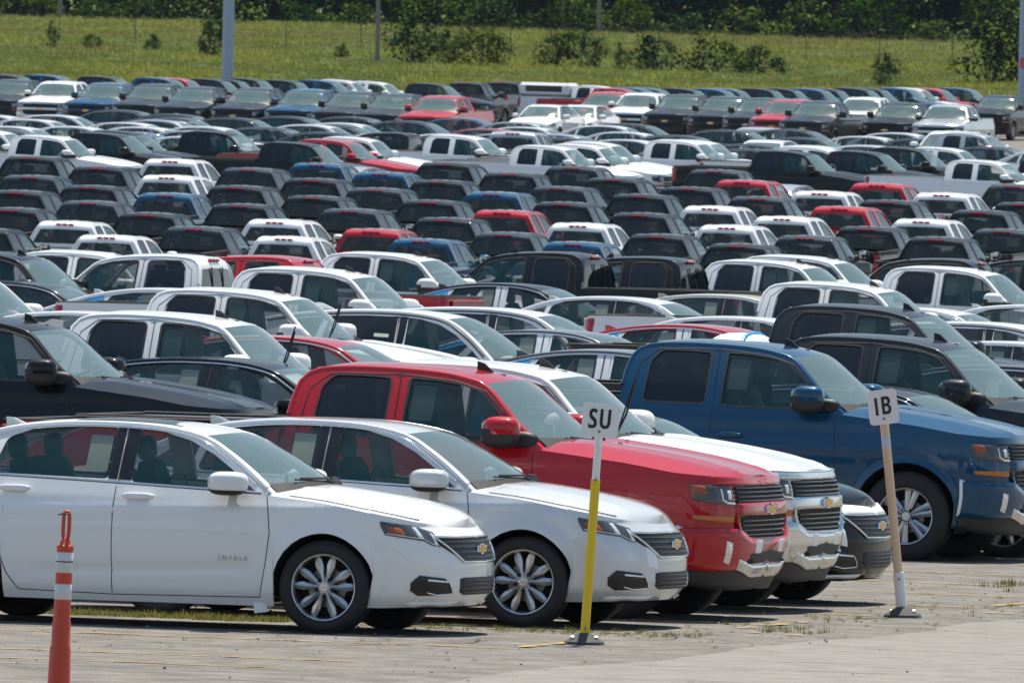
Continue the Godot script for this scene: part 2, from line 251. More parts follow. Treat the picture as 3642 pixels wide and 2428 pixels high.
Z|P|R|black|9.91|649.50|-|black pickup facing right, eighth from left in the farthest row below the meadow|pickups in the farthest row
F|P|F|black|20.22|652.00|-|black pickup facing the camera, second from left in the far front-facing row|vehicles facing the camera
Z|P|R|black|10.89|652.00|-|black pickup facing right, ninth from left in the farthest row below the meadow|pickups in the farthest row
Z|P|R|blue|12.11|654.50|-|blue pickup facing right, eighth from left in the farthest row below the meadow|pickups in the farthest row
Z|P|R|black|12.79|657.00|-|black pickup facing right, tenth from left in the farthest row below the meadow|pickups in the farthest row
Z|P|R|black|14.09|659.50|-|black pickup facing right, eleventh from left in the farthest row below the meadow|pickups in the farthest row
Z|P|R|black|14.74|662.00|-|black pickup facing right, twelfth from left in the farthest row below the meadow|pickups in the farthest row
Z|P|R|blue|16.03|664.50|-|blue pickup facing right, ninth from left in the farthest row below the meadow|pickups in the farthest row
Z|P|R|white|16.57|667.00|-|white pickup facing right, third from left in the farthest row below the meadow|pickups in the farthest row
Z|P|R|red|17.51|669.50|-|red pickup facing right, third from left in the farthest row below the meadow|pickups in the farthest row
Z|P|R|blue|18.81|672.00|-|blue pickup facing right, tenth from left in the farthest row below the meadow|pickups in the farthest row"""

func _ready() -> void:
	# ---- camera: a long lens a little above the roofs, tipped down and leaning slightly ----
	var cam := Camera3D.new()
	cam.name = "camera"
	cam.far = 4000.0
	cam.near = 1.0
	var at := CameraAttributesPhysical.new()
	at.frustum_focal_length = 400.0
	at.exposure_aperture = 20.0
	at.frustum_focus_distance = 128.0
	cam.attributes = at
	cam.fov = 2.495155
	add_child(cam)
	cam.transform = Transform3D(Basis(Vector3(0.99982888, 0.01849783, -0.00020348), Vector3(-0.01849894, 0.99976839, -0.0109979), Vector3(0.0, 0.01099978, 0.99993950)), Vector3(0, 3.64, 0))
	# ---- sky, sun, exposure ----
	var we := WorldEnvironment.new()
	we.name = "environment"
	var e := Environment.new()
	e.background_mode = Environment.BG_SKY
	e.tonemap_mode = Environment.TONE_MAPPER_LINEAR
	e.tonemap_exposure = 1.42
	e.sdfgi_enabled = true; e.ssao_enabled = true; e.ssil_enabled = true
	var ps := ProceduralSkyMaterial.new()
	ps.sky_top_color = Color(0.42, 0.57, 0.75)
	ps.sky_horizon_color = Color(0.80, 0.87, 0.89)
	ps.sky_curve = 0.18
	ps.sky_energy_multiplier = 0.85
	ps.ground_horizon_color = Color(0.62, 0.66, 0.62)
	ps.ground_bottom_color = Color(0.30, 0.31, 0.28)
	ps.sky_cover = clouds()
	ps.sky_cover_modulate = Color(1, 1, 1, 0.55)
	var sk := Sky.new()
	sk.sky_material = ps
	e.sky = sk
	e.fog_enabled = true
	e.fog_density = 0.00002
	e.fog_light_color = Color(0.72, 0.84, 0.92)
	we.environment = e
	add_child(we)
	var sun := DirectionalLight3D.new()
	sun.name = "sun"
	sun.light_energy = 1.6
	sun.light_color = Color(1.0, 0.965, 0.90)
	sun.light_angular_distance = 0.5
	sun.shadow_enabled = true
	add_child(sun)
	sun.look_at_from_position(Vector3(0.10, 0.93, -0.34) * 100.0, Vector3.ZERO, Vector3.UP)
	materials()
	terrain()
	background()
	vehicles()
	foreground()

func clouds() -> Texture2D:
	var g := Gradient.new()
	g.offsets = PackedFloat32Array([0.0, 0.48, 0.72, 1.0])
	g.colors = PackedColorArray([Color(1, 1, 1, 0.0), Color(1, 1, 1, 0.0), Color(1, 1, 1, 0.5), Color(1, 1, 1, 0.9)])
	var n := FastNoiseLite.new()
	n.seed = 5; n.frequency = 0.006; n.fractal_octaves = 5
	var t := NoiseTexture2D.new()
	t.width = 1024; t.height = 512; t.seamless = true; t.noise = n; t.color_ramp = g
	return t

func terrain() -> void:
	var grass := ground_mat(noise_tex(0.012, 5, [[0.0, Color(0.095, 0.13, 0.040)], [0.45, Color(0.135, 0.168, 0.050)], [0.7, Color(0.19, 0.205, 0.070)], [1.0, Color(0.26, 0.24, 0.11)]], 3), 42.0, 0.95, null, 1.0, noise_tex(0.05, 4, [[0.0, Color(0.55, 0.6, 0.5)], [1.0, Color(1, 1, 1)]], 8, 512), 9.0)
	sheet("ground", -700.0, 700.0, -500.0, 2600.0, 10.0, -0.06, grass)
	var lot := ground_mat(noise_tex(0.010, 6, [[0.0, Color(0.15, 0.139, 0.127)], [0.5, Color(0.218, 0.205, 0.19)], [1.0, Color(0.30, 0.284, 0.265)]], 11, 2048), 13.0, 0.92, noise_tex(0.09, 4, [], 12, 1024, 6.0), 0.8, noise_tex(0.16, 3, [[0.0, Color(0.36, 0.34, 0.32)], [0.42, Color(0.82, 0.81, 0.80)], [1.0, Color(1, 1, 1)]], 13, 1024), 2.3)
	sheet("parking_lot", -140.0, 140.0, -40.0, 692.0, 4.0, 0.0, lot)
	# the smoother roadway along the noses of the parked cars
	var road := ground_mat(noise_tex(0.012, 6, [[0.0, Color(0.195, 0.183, 0.17)], [0.5, Color(0.24, 0.228, 0.213)], [1.0, Color(0.285, 0.272, 0.256)]], 21, 2048), 11.0, 0.9, noise_tex(0.12, 3, [], 22, 1024, 3.0), 0.5, noise_tex(0.2, 3, [[0.0, Color(0.60, 0.59, 0.58)], [0.45, Color(0.92, 0.92, 0.91)], [1.0, Color(1, 1, 1)]], 23, 1024), 1.9)
	var rng := RandomNumberGenerator.new()
	rng.seed = 4
	var b := MB.new()
	var prev := []
	for i in 700:
		var v := lerpf(-20.0, 330.0, i / 699.0)
		var u0 := -29.25 - 0.028 * (v - 101.0) + 0.10 * sin(v * 0.9) + rng.randf() * 0.09
		var row := []
		for j in 5:
			var p := uv_at(lerpf(u0, u0 + 9.0, j / 4.0), v)
			row.append(on_ground(p.x, p.y, 0.012 if j else 0.004))
		if prev.size():
			for j in 4: b.quad(prev[j], prev[j + 1], row[j + 1], row[j], Vector3.UP)
		prev = row
	tag(part(self, "road", b, road), "", "", "", "structure")
	# worn yellow paint
	var yel := ground_mat(noise_tex(0.05, 5, [[0.0, Color(0.30, 0.26, 0.19)], [0.42, Color(0.38, 0.28, 0.12)], [0.6, Color(0.58, 0.33, 0.06)], [1.0, Color(0.66, 0.40, 0.08)]], 31, 512), 1.6, 0.85)
	var lines := MB.new()
	var worn := MB.new()
	for v in [101.7, 103.45, 107.25, 111.45, 114.6, 117.7, 120.8, 124.0, 127.1, 130.2, 133.4]:
		worn.add(stripe([Vector2(-30.75, v), Vector2(-38.5, v + 0.1)], 0.11, 0.004, yel, "", rng, 0.05))
		lines.add(stripe([Vector2(-30.75, v), Vector2(-38.5, v + 0.1)], 0.085, 0.007, yel, "", rng, 0.8))
	for v in [107.2, 113.4, 121.0, 125.0, 129.0]:
		lines.add(stripe([Vector2(-30.72, v), Vector2(-30.75, v + 2.3)], 0.10, 0.010, yel, "", rng, 0.5))
	for v in [112.3, 119.2]:
		lines.add(stripe([Vector2(-29.9, v), Vector2(-30.6, v + 0.5)], 0.09, 0.010, yel, "", rng, 0.55))
	tag(part(self, "painted_lines", lines, yel), "", "", "", "structure")
	var wy := ground_mat(noise_tex(0.04, 5, [[0.0, Color(0.26, 0.225, 0.17)], [0.4, Color(0.36, 0.285, 0.155)], [0.7, Color(0.46, 0.33, 0.12)], [1.0, Color(0.52, 0.36, 0.10)]], 32, 512), 1.1, 0.9)
	tag(part(self, "worn_lines", worn, wy), "", "", "", "structure")
	# cracks, loose stones, weeds
	var tar := mat(Color(0.055, 0.05, 0.045), 0.95)
	var cr := MB.new()
	for k in 85:
		var u := rng.randf_range(-38.0, -24.5)
		var v := rng.randf_range(97.0, 128.0)
		var pts := [Vector2(u, v)]
		var along := k % 3 != 0
		var a := 0.03 * rng.randfn() if along else rng.randf() * TAU
		for i in rng.randi_range(4, 14):
			a += rng.randfn() * (0.12 if along else 0.45)
			pts.append(pts[-1] + Vector2(cos(a), sin(a)) * rng.randf_range(0.25, 0.7))
		cr.add(stripe(pts, rng.randf_range(0.010, 0.03), 0.0165, tar, "", rng, 0.05))
	tag(part(self, "cracks", cr, tar), "", "", "", "structure")
	var pebble := MB.new()
	pebble.blob(Vector3.ZERO, Vector3(1.0, 0.6, 0.8), 2.3, 2.5, 3)
	for s in [[330, Color(0.06, 0.055, 0.05), "dark loose stones"], [900, Color(0.42, 0.40, 0.36), "pale loose stones"]]:
		var t := []
		for i in s[0]:
			var p := uv_at(rng.randf_range(-37.0, -23.0), rng.randf_range(96.0, 130.0))
			var r := 0.003 + 0.011 * pow(rng.randf(), 4.0)
			t.append(Transform3D(Basis(Vector3.UP, rng.randf() * TAU).scaled(Vector3.ONE * r), on_ground(p.x, p.y, r * 0.4 + 0.008)))
		scatter("gravel", pebble.mesh(), mat(s[1], 0.9), t, s[2] + " scattered on the asphalt", "gravel")

func background() -> void:
	var rng := RandomNumberGenerator.new()
	rng.seed = 77
	M.leaf = leaf_mat()
	M.bark = mat(Color(0.09, 0.075, 0.06), 0.9)
	var dark := [Color(0.101, 0.196, 0.062), Color(0.135, 0.236, 0.065), Color(0.074, 0.155, 0.062)]
	var mid := [Color(0.189, 0.317, 0.070), Color(0.243, 0.365, 0.081), Color(0.142, 0.257, 0.068)]
	var lite := [Color(0.324, 0.419, 0.068), Color(0.405, 0.459, 0.088), Color(0.243, 0.351, 0.068)]
	var kinds := [plant_meshes(0, 1, mid), plant_meshes(0, 2, lite), plant_meshes(1, 3, lite), plant_meshes(0, 4, dark), plant_meshes(1, 5, lite)]
	var nm := ["mid green", "light green", "loose light green", "dark green", "loose pale green"]
	# the wood's edge
	var front := []
	var x := -40.0
	var k := 0
	while x < 41.0:
		var t: int = [0, 1, 3, 2, 0, 4, 3, 1, 0, 3, 2, 1, 3, 0][k % 14]
		front.append([x, 1003.0 + rng.randf_range(-3.0, 4.0), t])
		x += rng.randf_range(3.6, 5.4)
		k += 1
	var ord := ["first", "second", "third", "fourth", "fifth", "sixth", "seventh", "eighth", "ninth", "tenth", "eleventh", "twelfth", "thirteenth", "fourteenth", "fifteenth", "sixteenth", "seventeenth", "eighteenth", "nineteenth", "twentieth", "twenty-first", "twenty-second", "twenty-third", "twenty-fourth", "twenty-fifth"]
	for i in front.size():
		var f: Array = front[i]
		var s := rng.randf_range(0.85, 1.2)
		plant("tree", kinds[f[2]], on_ground(f[0], f[1], -0.1), Vector3(s, s, s), rng.randf() * TAU, "%s tree at the edge of the wood, %s from the left" % [nm[f[2]], ord[i]], "tree", "trees at the edge of the wood")
	for r in 3:
		for i in 15:
			var s := rng.randf_range(1.0, 1.35)
			var tt: int = [0, 3, 1, 3][rng.randi() % 4]
			plant("tree", kinds[tt], on_ground(-45.0 + i * 6.3 + r * 2.0 + rng.randf_range(-1.5, 1.5), 1011.0 + r * 8.0 + rng.randf_range(-2, 2)), Vector3(s, s, s), rng.randf() * TAU, "dark tree standing deeper in the wood behind its front trees", "tree", "trees deeper in the wood")
	# the wood on the other side of the road, behind the camera, that windows and paint mirror
	var bt := []
	for i in 150:
		var sc := rng.randf_range(1.2, 1.7)
		bt.append(Transform3D(Basis(Vector3.UP, rng.randf() * TAU).scaled(Vector3.ONE * sc), on_ground(-330.0 + i * 3.6 + rng.randf_range(-2, 2), -100.0 - rng.randf() * 30.0)))
	scatter("wood", kinds[0][0], M.leaf, bt, "wood across the road behind the viewer, mirrored in glass and paint", "wood")
	# undergrowth along the wood
	var under := [plant_meshes(4, 11, dark), plant_meshes(4, 12, mid), plant_meshes(2, 13, mid)]
	var uo := 0
	x = -39.0
	while x < 40.0:
		var s := rng.randf_range(0.7, 1.5)
		plant("shrub", under[uo % 3], on_ground(x, 990.0 + rng.randf_range(-2, 3), -0.1), Vector3(s * 1.3, s, s * 1.3), rng.randf() * TAU, "low %s shrub before the wood, %s from the left" % [["dark", "green", "round green"][uo % 3], ord[mini(uo, 24)]], "shrub", "shrubs along the foot of the wood")
		x += rng.randf_range(3.2, 5.0)
		uo += 1
	# bushes in the meadow: x and y of the foot as measured from the lens axis, then size
	var bu := [[-16.2, 840.0, 2, 0.52, 0.76, 0, "dark bush beside the light pole, between pole and left edge"], [-5.8, 838.0, 2, 0.82, 0.86, 0, "large dark bush right beside the wooden utility pole"], [-3.85, 838.0, 2, 0.48, 0.62, 0, "dark low bush between the big dark bush and the yellow-green one"], [-2.0, 830.0, 2, 0.78, 0.78, 2, "bright yellow-green round bush in the meadow"],
		[2.1, 838.0, 3, 0.78, 0.68, 1, "tall upright bush in the meadow, left one of a pair"], [3.85, 836.0, 3, 0.60, 0.55, 0, "tall dark bush in the meadow, right one of a pair"], [5.4, 832.0, 3, 0.28, 0.36, 0, "small upright bush right of the bush pair"],
		[7.5, 836.0, 4, 0.78, 0.85, 0, "sprawling dark thicket in the middle of the meadow"], [10.6, 834.0, 4, 0.9, 0.85, 1, "sprawling green thicket right of the darker one"], [13.0, 832.0, 4, 0.65, 0.7, 0, "low thicket at the right end of the thicket row"],
		[18.9, 800.0, 2, 0.42, 0.58, 0, "small dark bush standing alone before the right meadow"], [24.6, 815.0, 2, 1.0, 1.05, 1, "large green bush beside the pole at the right edge"], [26.8, 822.0, 2, 0.95, 1.2, 1, "tall green bush behind the pole at the right edge"],
		[-25.6, 860.0, 3, 0.26, 0.36, 0, "thin dark sapling in the left meadow"], [-23.4, 860.0, 2, 0.30, 0.28, 1, "small round shrub in the left meadow"], [-20.0, 860.0, 4, 0.25, 0.40, 0, "low dark shrub left of the light pole"], [-17.3, 856.0, 3, 0.18, 0.22, 0, "tiny upright shrub next to the bush by the light pole"], [-9.6, 850.0, 4, 0.22, 0.36, 1, "tiny shrub left of the utility pole"]]
	var sets := {}
	for i in bu.size():
		var b: Array = bu[i]
		var key := "%d_%d" % [b[2], b[5]]
		if not sets.has(key): sets[key] = plant_meshes(b[2], 40 + sets.size(), [dark, mid, lite][b[5]])
		plant("bush", sets[key], on_ground(b[0], b[1], -0.05), Vector3(b[3] * 1.25, b[4] * 1.15, b[3] * 1.25), rng.randf() * TAU, b[6], "bush", "bushes in the meadow")
	# grass of the meadow
	var gm := leaf_mat()
	var tufts := [tuft(rng, 14, 0.15, 0.6, [Color(0.115, 0.165, 0.038), Color(0.145, 0.185, 0.048)]), tuft(rng, 14, 0.24, 0.6, [Color(0.33, 0.35, 0.11), Color(0.26, 0.29, 0.075)]), tuft(rng, 14, 0.17, 0.6, [Color(0.25, 0.21, 0.09), Color(0.19, 0.20, 0.065)])]
	var n := FastNoiseLite.new()
	n.seed = 9; n.frequency = 0.03
	var lists := [[], [], []]
	for i in 90000:
		var d := 693.0 + 305.0 * pow(rng.randf(), 1.25)
		var px := rng.randf_range(-0.040, 0.040) * d
		var q := n.get_noise_2d(px * 2.0, d * 0.7) + rng.randfn() * 0.16
		var near := 1.0 - smoothstep(740.0, 800.0, d)
		var w := 1 if q > 0.22 - 0.28 * near else 2 if q < -0.38 or (d > 900.0 and q < -0.12) else 0
		var s := rng.randf_range(0.6, 1.3)
		lists[w].append(Transform3D(Basis(Vector3.UP, rng.randf() * TAU).scaled(Vector3(s, s * rng.randf_range(0.6, 1.2), s)), on_ground(px, d, -0.08)))
	for i in 3: scatter("grass", tufts[i], gm, lists[i], ["green meadow grass beyond the last row of vehicles", "pale yellow-green tall grass in drifts across the meadow", "dry brownish grass mixed into the meadow"][i], "grass")
	# poles
	var steel := mat(Color(0.30, 0.36, 0.46), 0.55, 0.2)
	var p := base("light_pole", on_ground(-12.86, 696.0))
	tag(p, "tall blue-grey light pole rising above the far rows at left", "light pole", "light poles")
	var m := MB.new()
	m.lathe([Vector2(0.27, 0.0), Vector2(0.24, 8.0), Vector2(0.20, 16.0), Vector2(0.0, 16.0)], Vector3.ZERO, Vector3.UP, 20)
	part(p, "pole", m, steel)
	pole_head(p, 16.0, steel)
	p = base("light_pole", on_ground(21.55, 664.0))
	tag(p, "thick blue-grey light pole with rusty base at the right edge", "light pole", "light poles")
	m = MB.new()
	m.lathe([Vector2(0.30, 0.9), Vector2(0.27, 8.0), Vector2(0.22, 16.0), Vector2(0.0, 16.0)], Vector3.ZERO, Vector3.UP, 20)
	part(p, "pole", m, steel)
	pole_head(p, 16.0, steel)
	m = MB.new()
	m.lathe([Vector2(0.44, -0.1), Vector2(0.44, 0.86), Vector2(0.40, 0.92), Vector2(0.0, 0.92)], Vector3.ZERO, Vector3.UP, 20)
	part(p, "footing", m, mat(Color(0.36, 0.19, 0.10), 0.9))
	m = MB.new()
	m.box(Vector3(-0.10, 3.1, 0.30), Vector3(0.28, 0.42, 0.02), 0.004)
	part(p, "plate", m, mat(Color(0.5, 0.08, 0.09), 0.6))
	var wood := mat(Color(0.20, 0.17, 0.145), 0.9)
	for u in [[-7.48, 836.8, 0.13, "grey wooden utility pole standing beside the large dark bush"], [2.9, 1000.0, 0.15, "utility pole against the wood, left one of two in the middle"], [5.1, 988.0, 0.15, "utility pole against the wood, right one of two in the middle"], [-28.9, 1018.0 - 30.0, 0.16, "utility pole against the wood near the left edge"]]:
		var o := base("utility_pole", on_ground(u[0], u[1]))
		tag(o, u[3], "utility pole", "wooden utility poles")
		var t := MB.new()
		t.lathe([Vector2(u[2], -0.2), Vector2(u[2] * 0.7, 10.0), Vector2(0.0, 10.02)], Vector3.ZERO, Vector3.UP, 12)
		part(o, "pole", t, wood)
		var c := MB.new()
		c.box(Vector3(0, 9.4, u[2]), Vector3(2.2, 0.12, 0.10), 0.01)
		part(o, "crossarm", c, wood)
	# a thin wire fence across the meadow
	var fe := base("wire_fence", on_ground(0, 884.0))
	tag(fe, "thin wire fence with slim posts running across the meadow", "fence")
	var fm := mat(Color(0.10, 0.105, 0.10), 0.8)
	var wires := MB.new()
	for i in 17:
		var px := -34.0 + i * 4.2
		var q := on_ground(px, 884.0 + px * 0.35) - fe.position
		var t := MB.new()
		t.tube([q, q + Vector3(0, 1.5, 0)], 0.035, 6)
		part(fe, "post", t, fm)
		if i:
			var z := on_ground(px - 4.2, 884.0 + (px - 4.2) * 0.35) - fe.position
			for h in [0.4, 0.8, 1.15, 1.45]: wires.tube([q + Vector3(0, h, 0), z + Vector3(0, h, 0)], 0.006, 3)
	tag(part(fe, "wires", wires, fm), "", "", "", "stuff")

func pole_head(p: Node3D, h: float, m: Material) -> void:
	for s in [-1.0, 1.0]:
		var a := MB.new()
		a.tube([Vector3(0, h - 0.2, 0), Vector3(s * 0.9, h + 0.05, 0), Vector3(s * 1.6, h + 0.1, 0)], 0.06, 8)
		part(p, "arm", a, m)
		var b := MB.new()
		b.box(Vector3(s * 1.95, h + 0.1, 0), Vector3(0.75, 0.14, 0.36), 0.04)
		part(p, "lamp_head", b, m)

func paint(o: Node, c: Material, trim: Material) -> void:
	for k in o.get_children():
		if k is MeshInstance3D:
			if k.material_override == M.paint: k.material_override = c
			elif k.material_override == M.bright: k.material_override = trim
		paint(k, c, trim)

func vehicles() -> void:
	var proto := {}
	for full in [true, false]:
		proto["P%s" % full] = make_pickup(full)
		proto["S%s" % full] = make_sedan(full, 0)
		proto["St%s" % full] = make_sedan(full, 1)
		proto["U%s" % full] = make_sedan(full, 2)
	var rng := RandomNumberGenerator.new()
	rng.seed = 31
	for line in TABLE.split("\n"):
		var f := line.split("|")
		var full: bool = f[0] in ["A", "L"]
		var o: Node3D = proto[f[1] + str(full)].duplicate()
		o.name = numbered({"P": "pickup_truck", "S": "sedan", "U": "crossover"}[f[1][0]])
		add_child(o, true)
		var x := f[4].to_float()
		var d := f[5].to_float()
		var h: Vector2 = {"R": Vector2(cos(YAW), sin(YAW)), "L": Vector2(-cos(YAW), -sin(YAW)), "B": Vector2(sin(YAW), -cos(YAW)), "F": Vector2(-sin(YAW), cos(YAW))}[f[2]]
		h = h.rotated(rng.randfn() * (0.004 if d < 140.0 else 0.014))
		var ex := elev(x + 0.5, d) - elev(x - 0.5, d)
		var ez := -(elev(x, d + 0.5) - elev(x, d - 0.5))
		var fw := Vector3(h.x, ex * h.x + ez * h.y, h.y).normalized()
		var up := Vector3(-ex, 1.0, -ez).normalized()
		up = (up - fw * up.dot(fw)).normalized()
		var sc := 1.0 if d < 140.0 else 1.0 + clampf(rng.randfn() * 0.006, -0.012, 0.012)
		o.transform = Transform3D(Basis(fw * sc, up * sc * (1.0 if d < 140.0 else 1.0 + clampf(rng.randfn() * 0.008, -0.015, 0.015)), fw.cross(up) * sc), on_ground(x, d))
		var col: String = f[3]
		paint(o, PAINT[col], M.bumper if col in ["white", "silver"] else PAINT[col])
		tag(o, f[7], {"P": "pickup", "S": "sedan", "U": "crossover"}[f[1][0]], f[8])
		extras(o, f[6], col)
	for k in proto: proto[k].free()

func extras(o: Node3D, what: String, col: String) -> void:
	if what == "wiper":
		var w := MB.new()
		wiper(w, Vector3(1.33, 1.29, 0.70), Vector3(1.47, 1.74, 0.68), Vector3(1, 0.2, 0))
		part(o, "raised_wiper", w, M.black)
	elif what == "cap":
		var c := MB.new()
		c.box(Vector3(-1.92, 1.66, 0), Vector3(2.16, 0.58, 1.70), 0.12)
		part(o, "bed_cap", c, PAINT[col])
		for s in [-1.0, 1.0]:
			var g := MB.new()
			g.box(Vector3(-1.92, 1.70, s * 0.851), Vector3(1.55, 0.26, 0.02), 0.01)
			part(o, "cap_window", g, M.black_gloss)
	elif what == "cargo":
		var c := MB.new()
		c.blob(Vector3(-1.30, 1.16, -0.1), Vector3(0.36, 0.38, 0.60), 3.0, 3.0, 14)
		var b := tag(part(self, numbered("wrapped_bundle"), c, M.film_grey), "pale wrapped bundle strapped with blue in the dark grey pickup's bed", "bundle")
		(b as Node3D).transform = o.transform
		var st := MB.new()
		var ring := []
		for i in 25: ring.append(Vector3(-1.16, 1.16 + 0.375 * MB.pw(sin(TAU * i / 24.0), 0.67), -0.1 + 0.61 * MB.pw(cos(TAU * i / 24.0), 0.67)))
		st.tube(ring, 0.022, 6)
		part(b, "strap", st, M.film_blue)
	elif what == "filmed":
		spec_sedan()
		for fp in [patch([[0.0, 0.722, 0.768], [qz(0.60, 0.7), 0.722, 0.80]], 0.016, 8, 3), patch([[qz(0.64), 0.47, 0.60], [qz(0.76), 0.50, 0.665]], 0.010, 5, 3)]:
			part(o, "protective_film", fp, M.film); part(o, "protective_film", fp.flipped(), M.film)
	elif what == "sheeted":
		spec_sedan()
		part(o, "protective_film", patch([[qz(0.40), 0.45, 0.55], [qz(0.55), 0.47, 0.63]], 0.007, 5, 3), M.film)
		part(o, "label_sticker", patch([[qx(1.98), 0.655, 0.715], [qx(1.90), 0.665, 0.725]], 0.005, 4, 3), M.paper)
	elif what == "impala":
		spec_sedan()
		var sr := across(arc_part(arc_at(0.20, true), arc_at(-0.72, false)), 0.16, 0.0, 0.0, B.crown, B.crown, 0.004)
		part(o, "sunroof", sr, M.black_gloss)
		var t := TextMesh.new()
		t.text = "I M P A L A"
		var sf := SystemFont.new()
		sf.font_names = PackedStringArray(["Droid Sans"])
		sf.font_weight = 700
		t.font = sf
		t.font_size = 32
		t.pixel_size = 0.0014
		t.depth = 0.004
		var l := part(o, "nameplate", t, M.nameplate)
		l.position = Vector3(0.73, 0.53, zside(0.73, 0.53) + 0.002)
		l.rotation.x = -0.02

func post_sign(text: String, at: Vector2, foot: Vector3, lean: float, label: String, style: int) -> void:
	var o := base("sign_post", on_ground(at.x, at.y))
	tag(o, label, "sign post", "row sign posts")
	o.rotation.z = lean
	var rub := mat(Color(0.05, 0.055, 0.055), 0.8)
	var b := MB.new()
	b.lathe([Vector2(0.15, 0.0), Vector2(0.145, 0.02), Vector2(0.06, 0.075), Vector2(0.045, 0.085), Vector2(0.0, 0.085)], Vector3.ZERO, Vector3.UP, 8, 0.9)
	var bb := part(o, "rubber_base", b, rub)
	bb.rotation.z = -lean
	for s in [-1.0, 1.0]:
		var bo := MB.new()
		bo.lathe([Vector2(0.014, 0.0), Vector2(0.014, 0.012), Vector2(0.0, 0.013)], Vector3(s * 0.085, 0.05, 0.05), Vector3(0, 1, 0.5), 8)
		part(bb, "bolt", bo, M.steel)
	var segs: Array = [[0.03, 1.19, 0.033, M.sign_yellow], [1.19, 1.56, 0.028, M.white_plastic]] if style == 0 else [[0.03, 0.35, 0.041, M.white_plastic], [0.35, 1.32, 0.034, M.post_buff], [1.32, 1.42, 0.0345, M.post_grey], [1.42, 1.58, 0.034, M.post_buff]]
	for s in segs:
		var t := MB.new()
		t.lathe([Vector2(s[2], s[0]), Vector2(s[2], s[1]), Vector2(s[2] * 0.8, s[1] + 0.004)], Vector3.ZERO, Vector3.UP, 16)
		part(o, "post", t, s[3])
	for y in ([0.12, 1.19, 1.54] if style == 0 else [0.08, 0.30, 1.55]):
		var bo := MB.new()
		bo.lathe([Vector2(0.011, 0.0), Vector2(0.011, 0.014), Vector2(0.0, 0.016)], Vector3(0.0, y, 0.03), Vector3.BACK, 8)
		part(o, "bolt", bo, M.steel)
	var pl := MB.new()
	var w := 0.134 if style == 0 else 0.115
	var h := 0.122 if style == 0 else 0.135
	pl.prism(rounded(V([-w, -h, w, -h, w, h, -w, h]), 0.035, 6), Transform3D.IDENTITY, 0.006)
	var plate := part(o, "plate", pl, M.white_plastic, Vector3(foot.x, foot.y, 0.034))
	plate.rotation.z = foot.z
	var t := TextMesh.new()
	t.text = "B" if text == "IB" else text
	var sf := SystemFont.new()
	sf.font_names = PackedStringArray(["Droid Sans"])
	sf.font_weight = 700
	t.font = sf
	t.font_size = 64
	t.pixel_size = 0.0030
	t.depth = 0.003
	var l := part(plate, "lettering", t, M.ink)
	l.position = Vector3(-0.004, 0.008, 0.0075)
	l.scale = Vector3(0.74, 1.0, 1.0)
	if text == "IB":
		l.position.x = 0.024
		var bar := MB.new()
		bar.box(Vector3(-0.050, 0.008, 0.0075), Vector3(0.021, 0.137, 0.003))
		part(plate, "lettering", bar, M.ink)

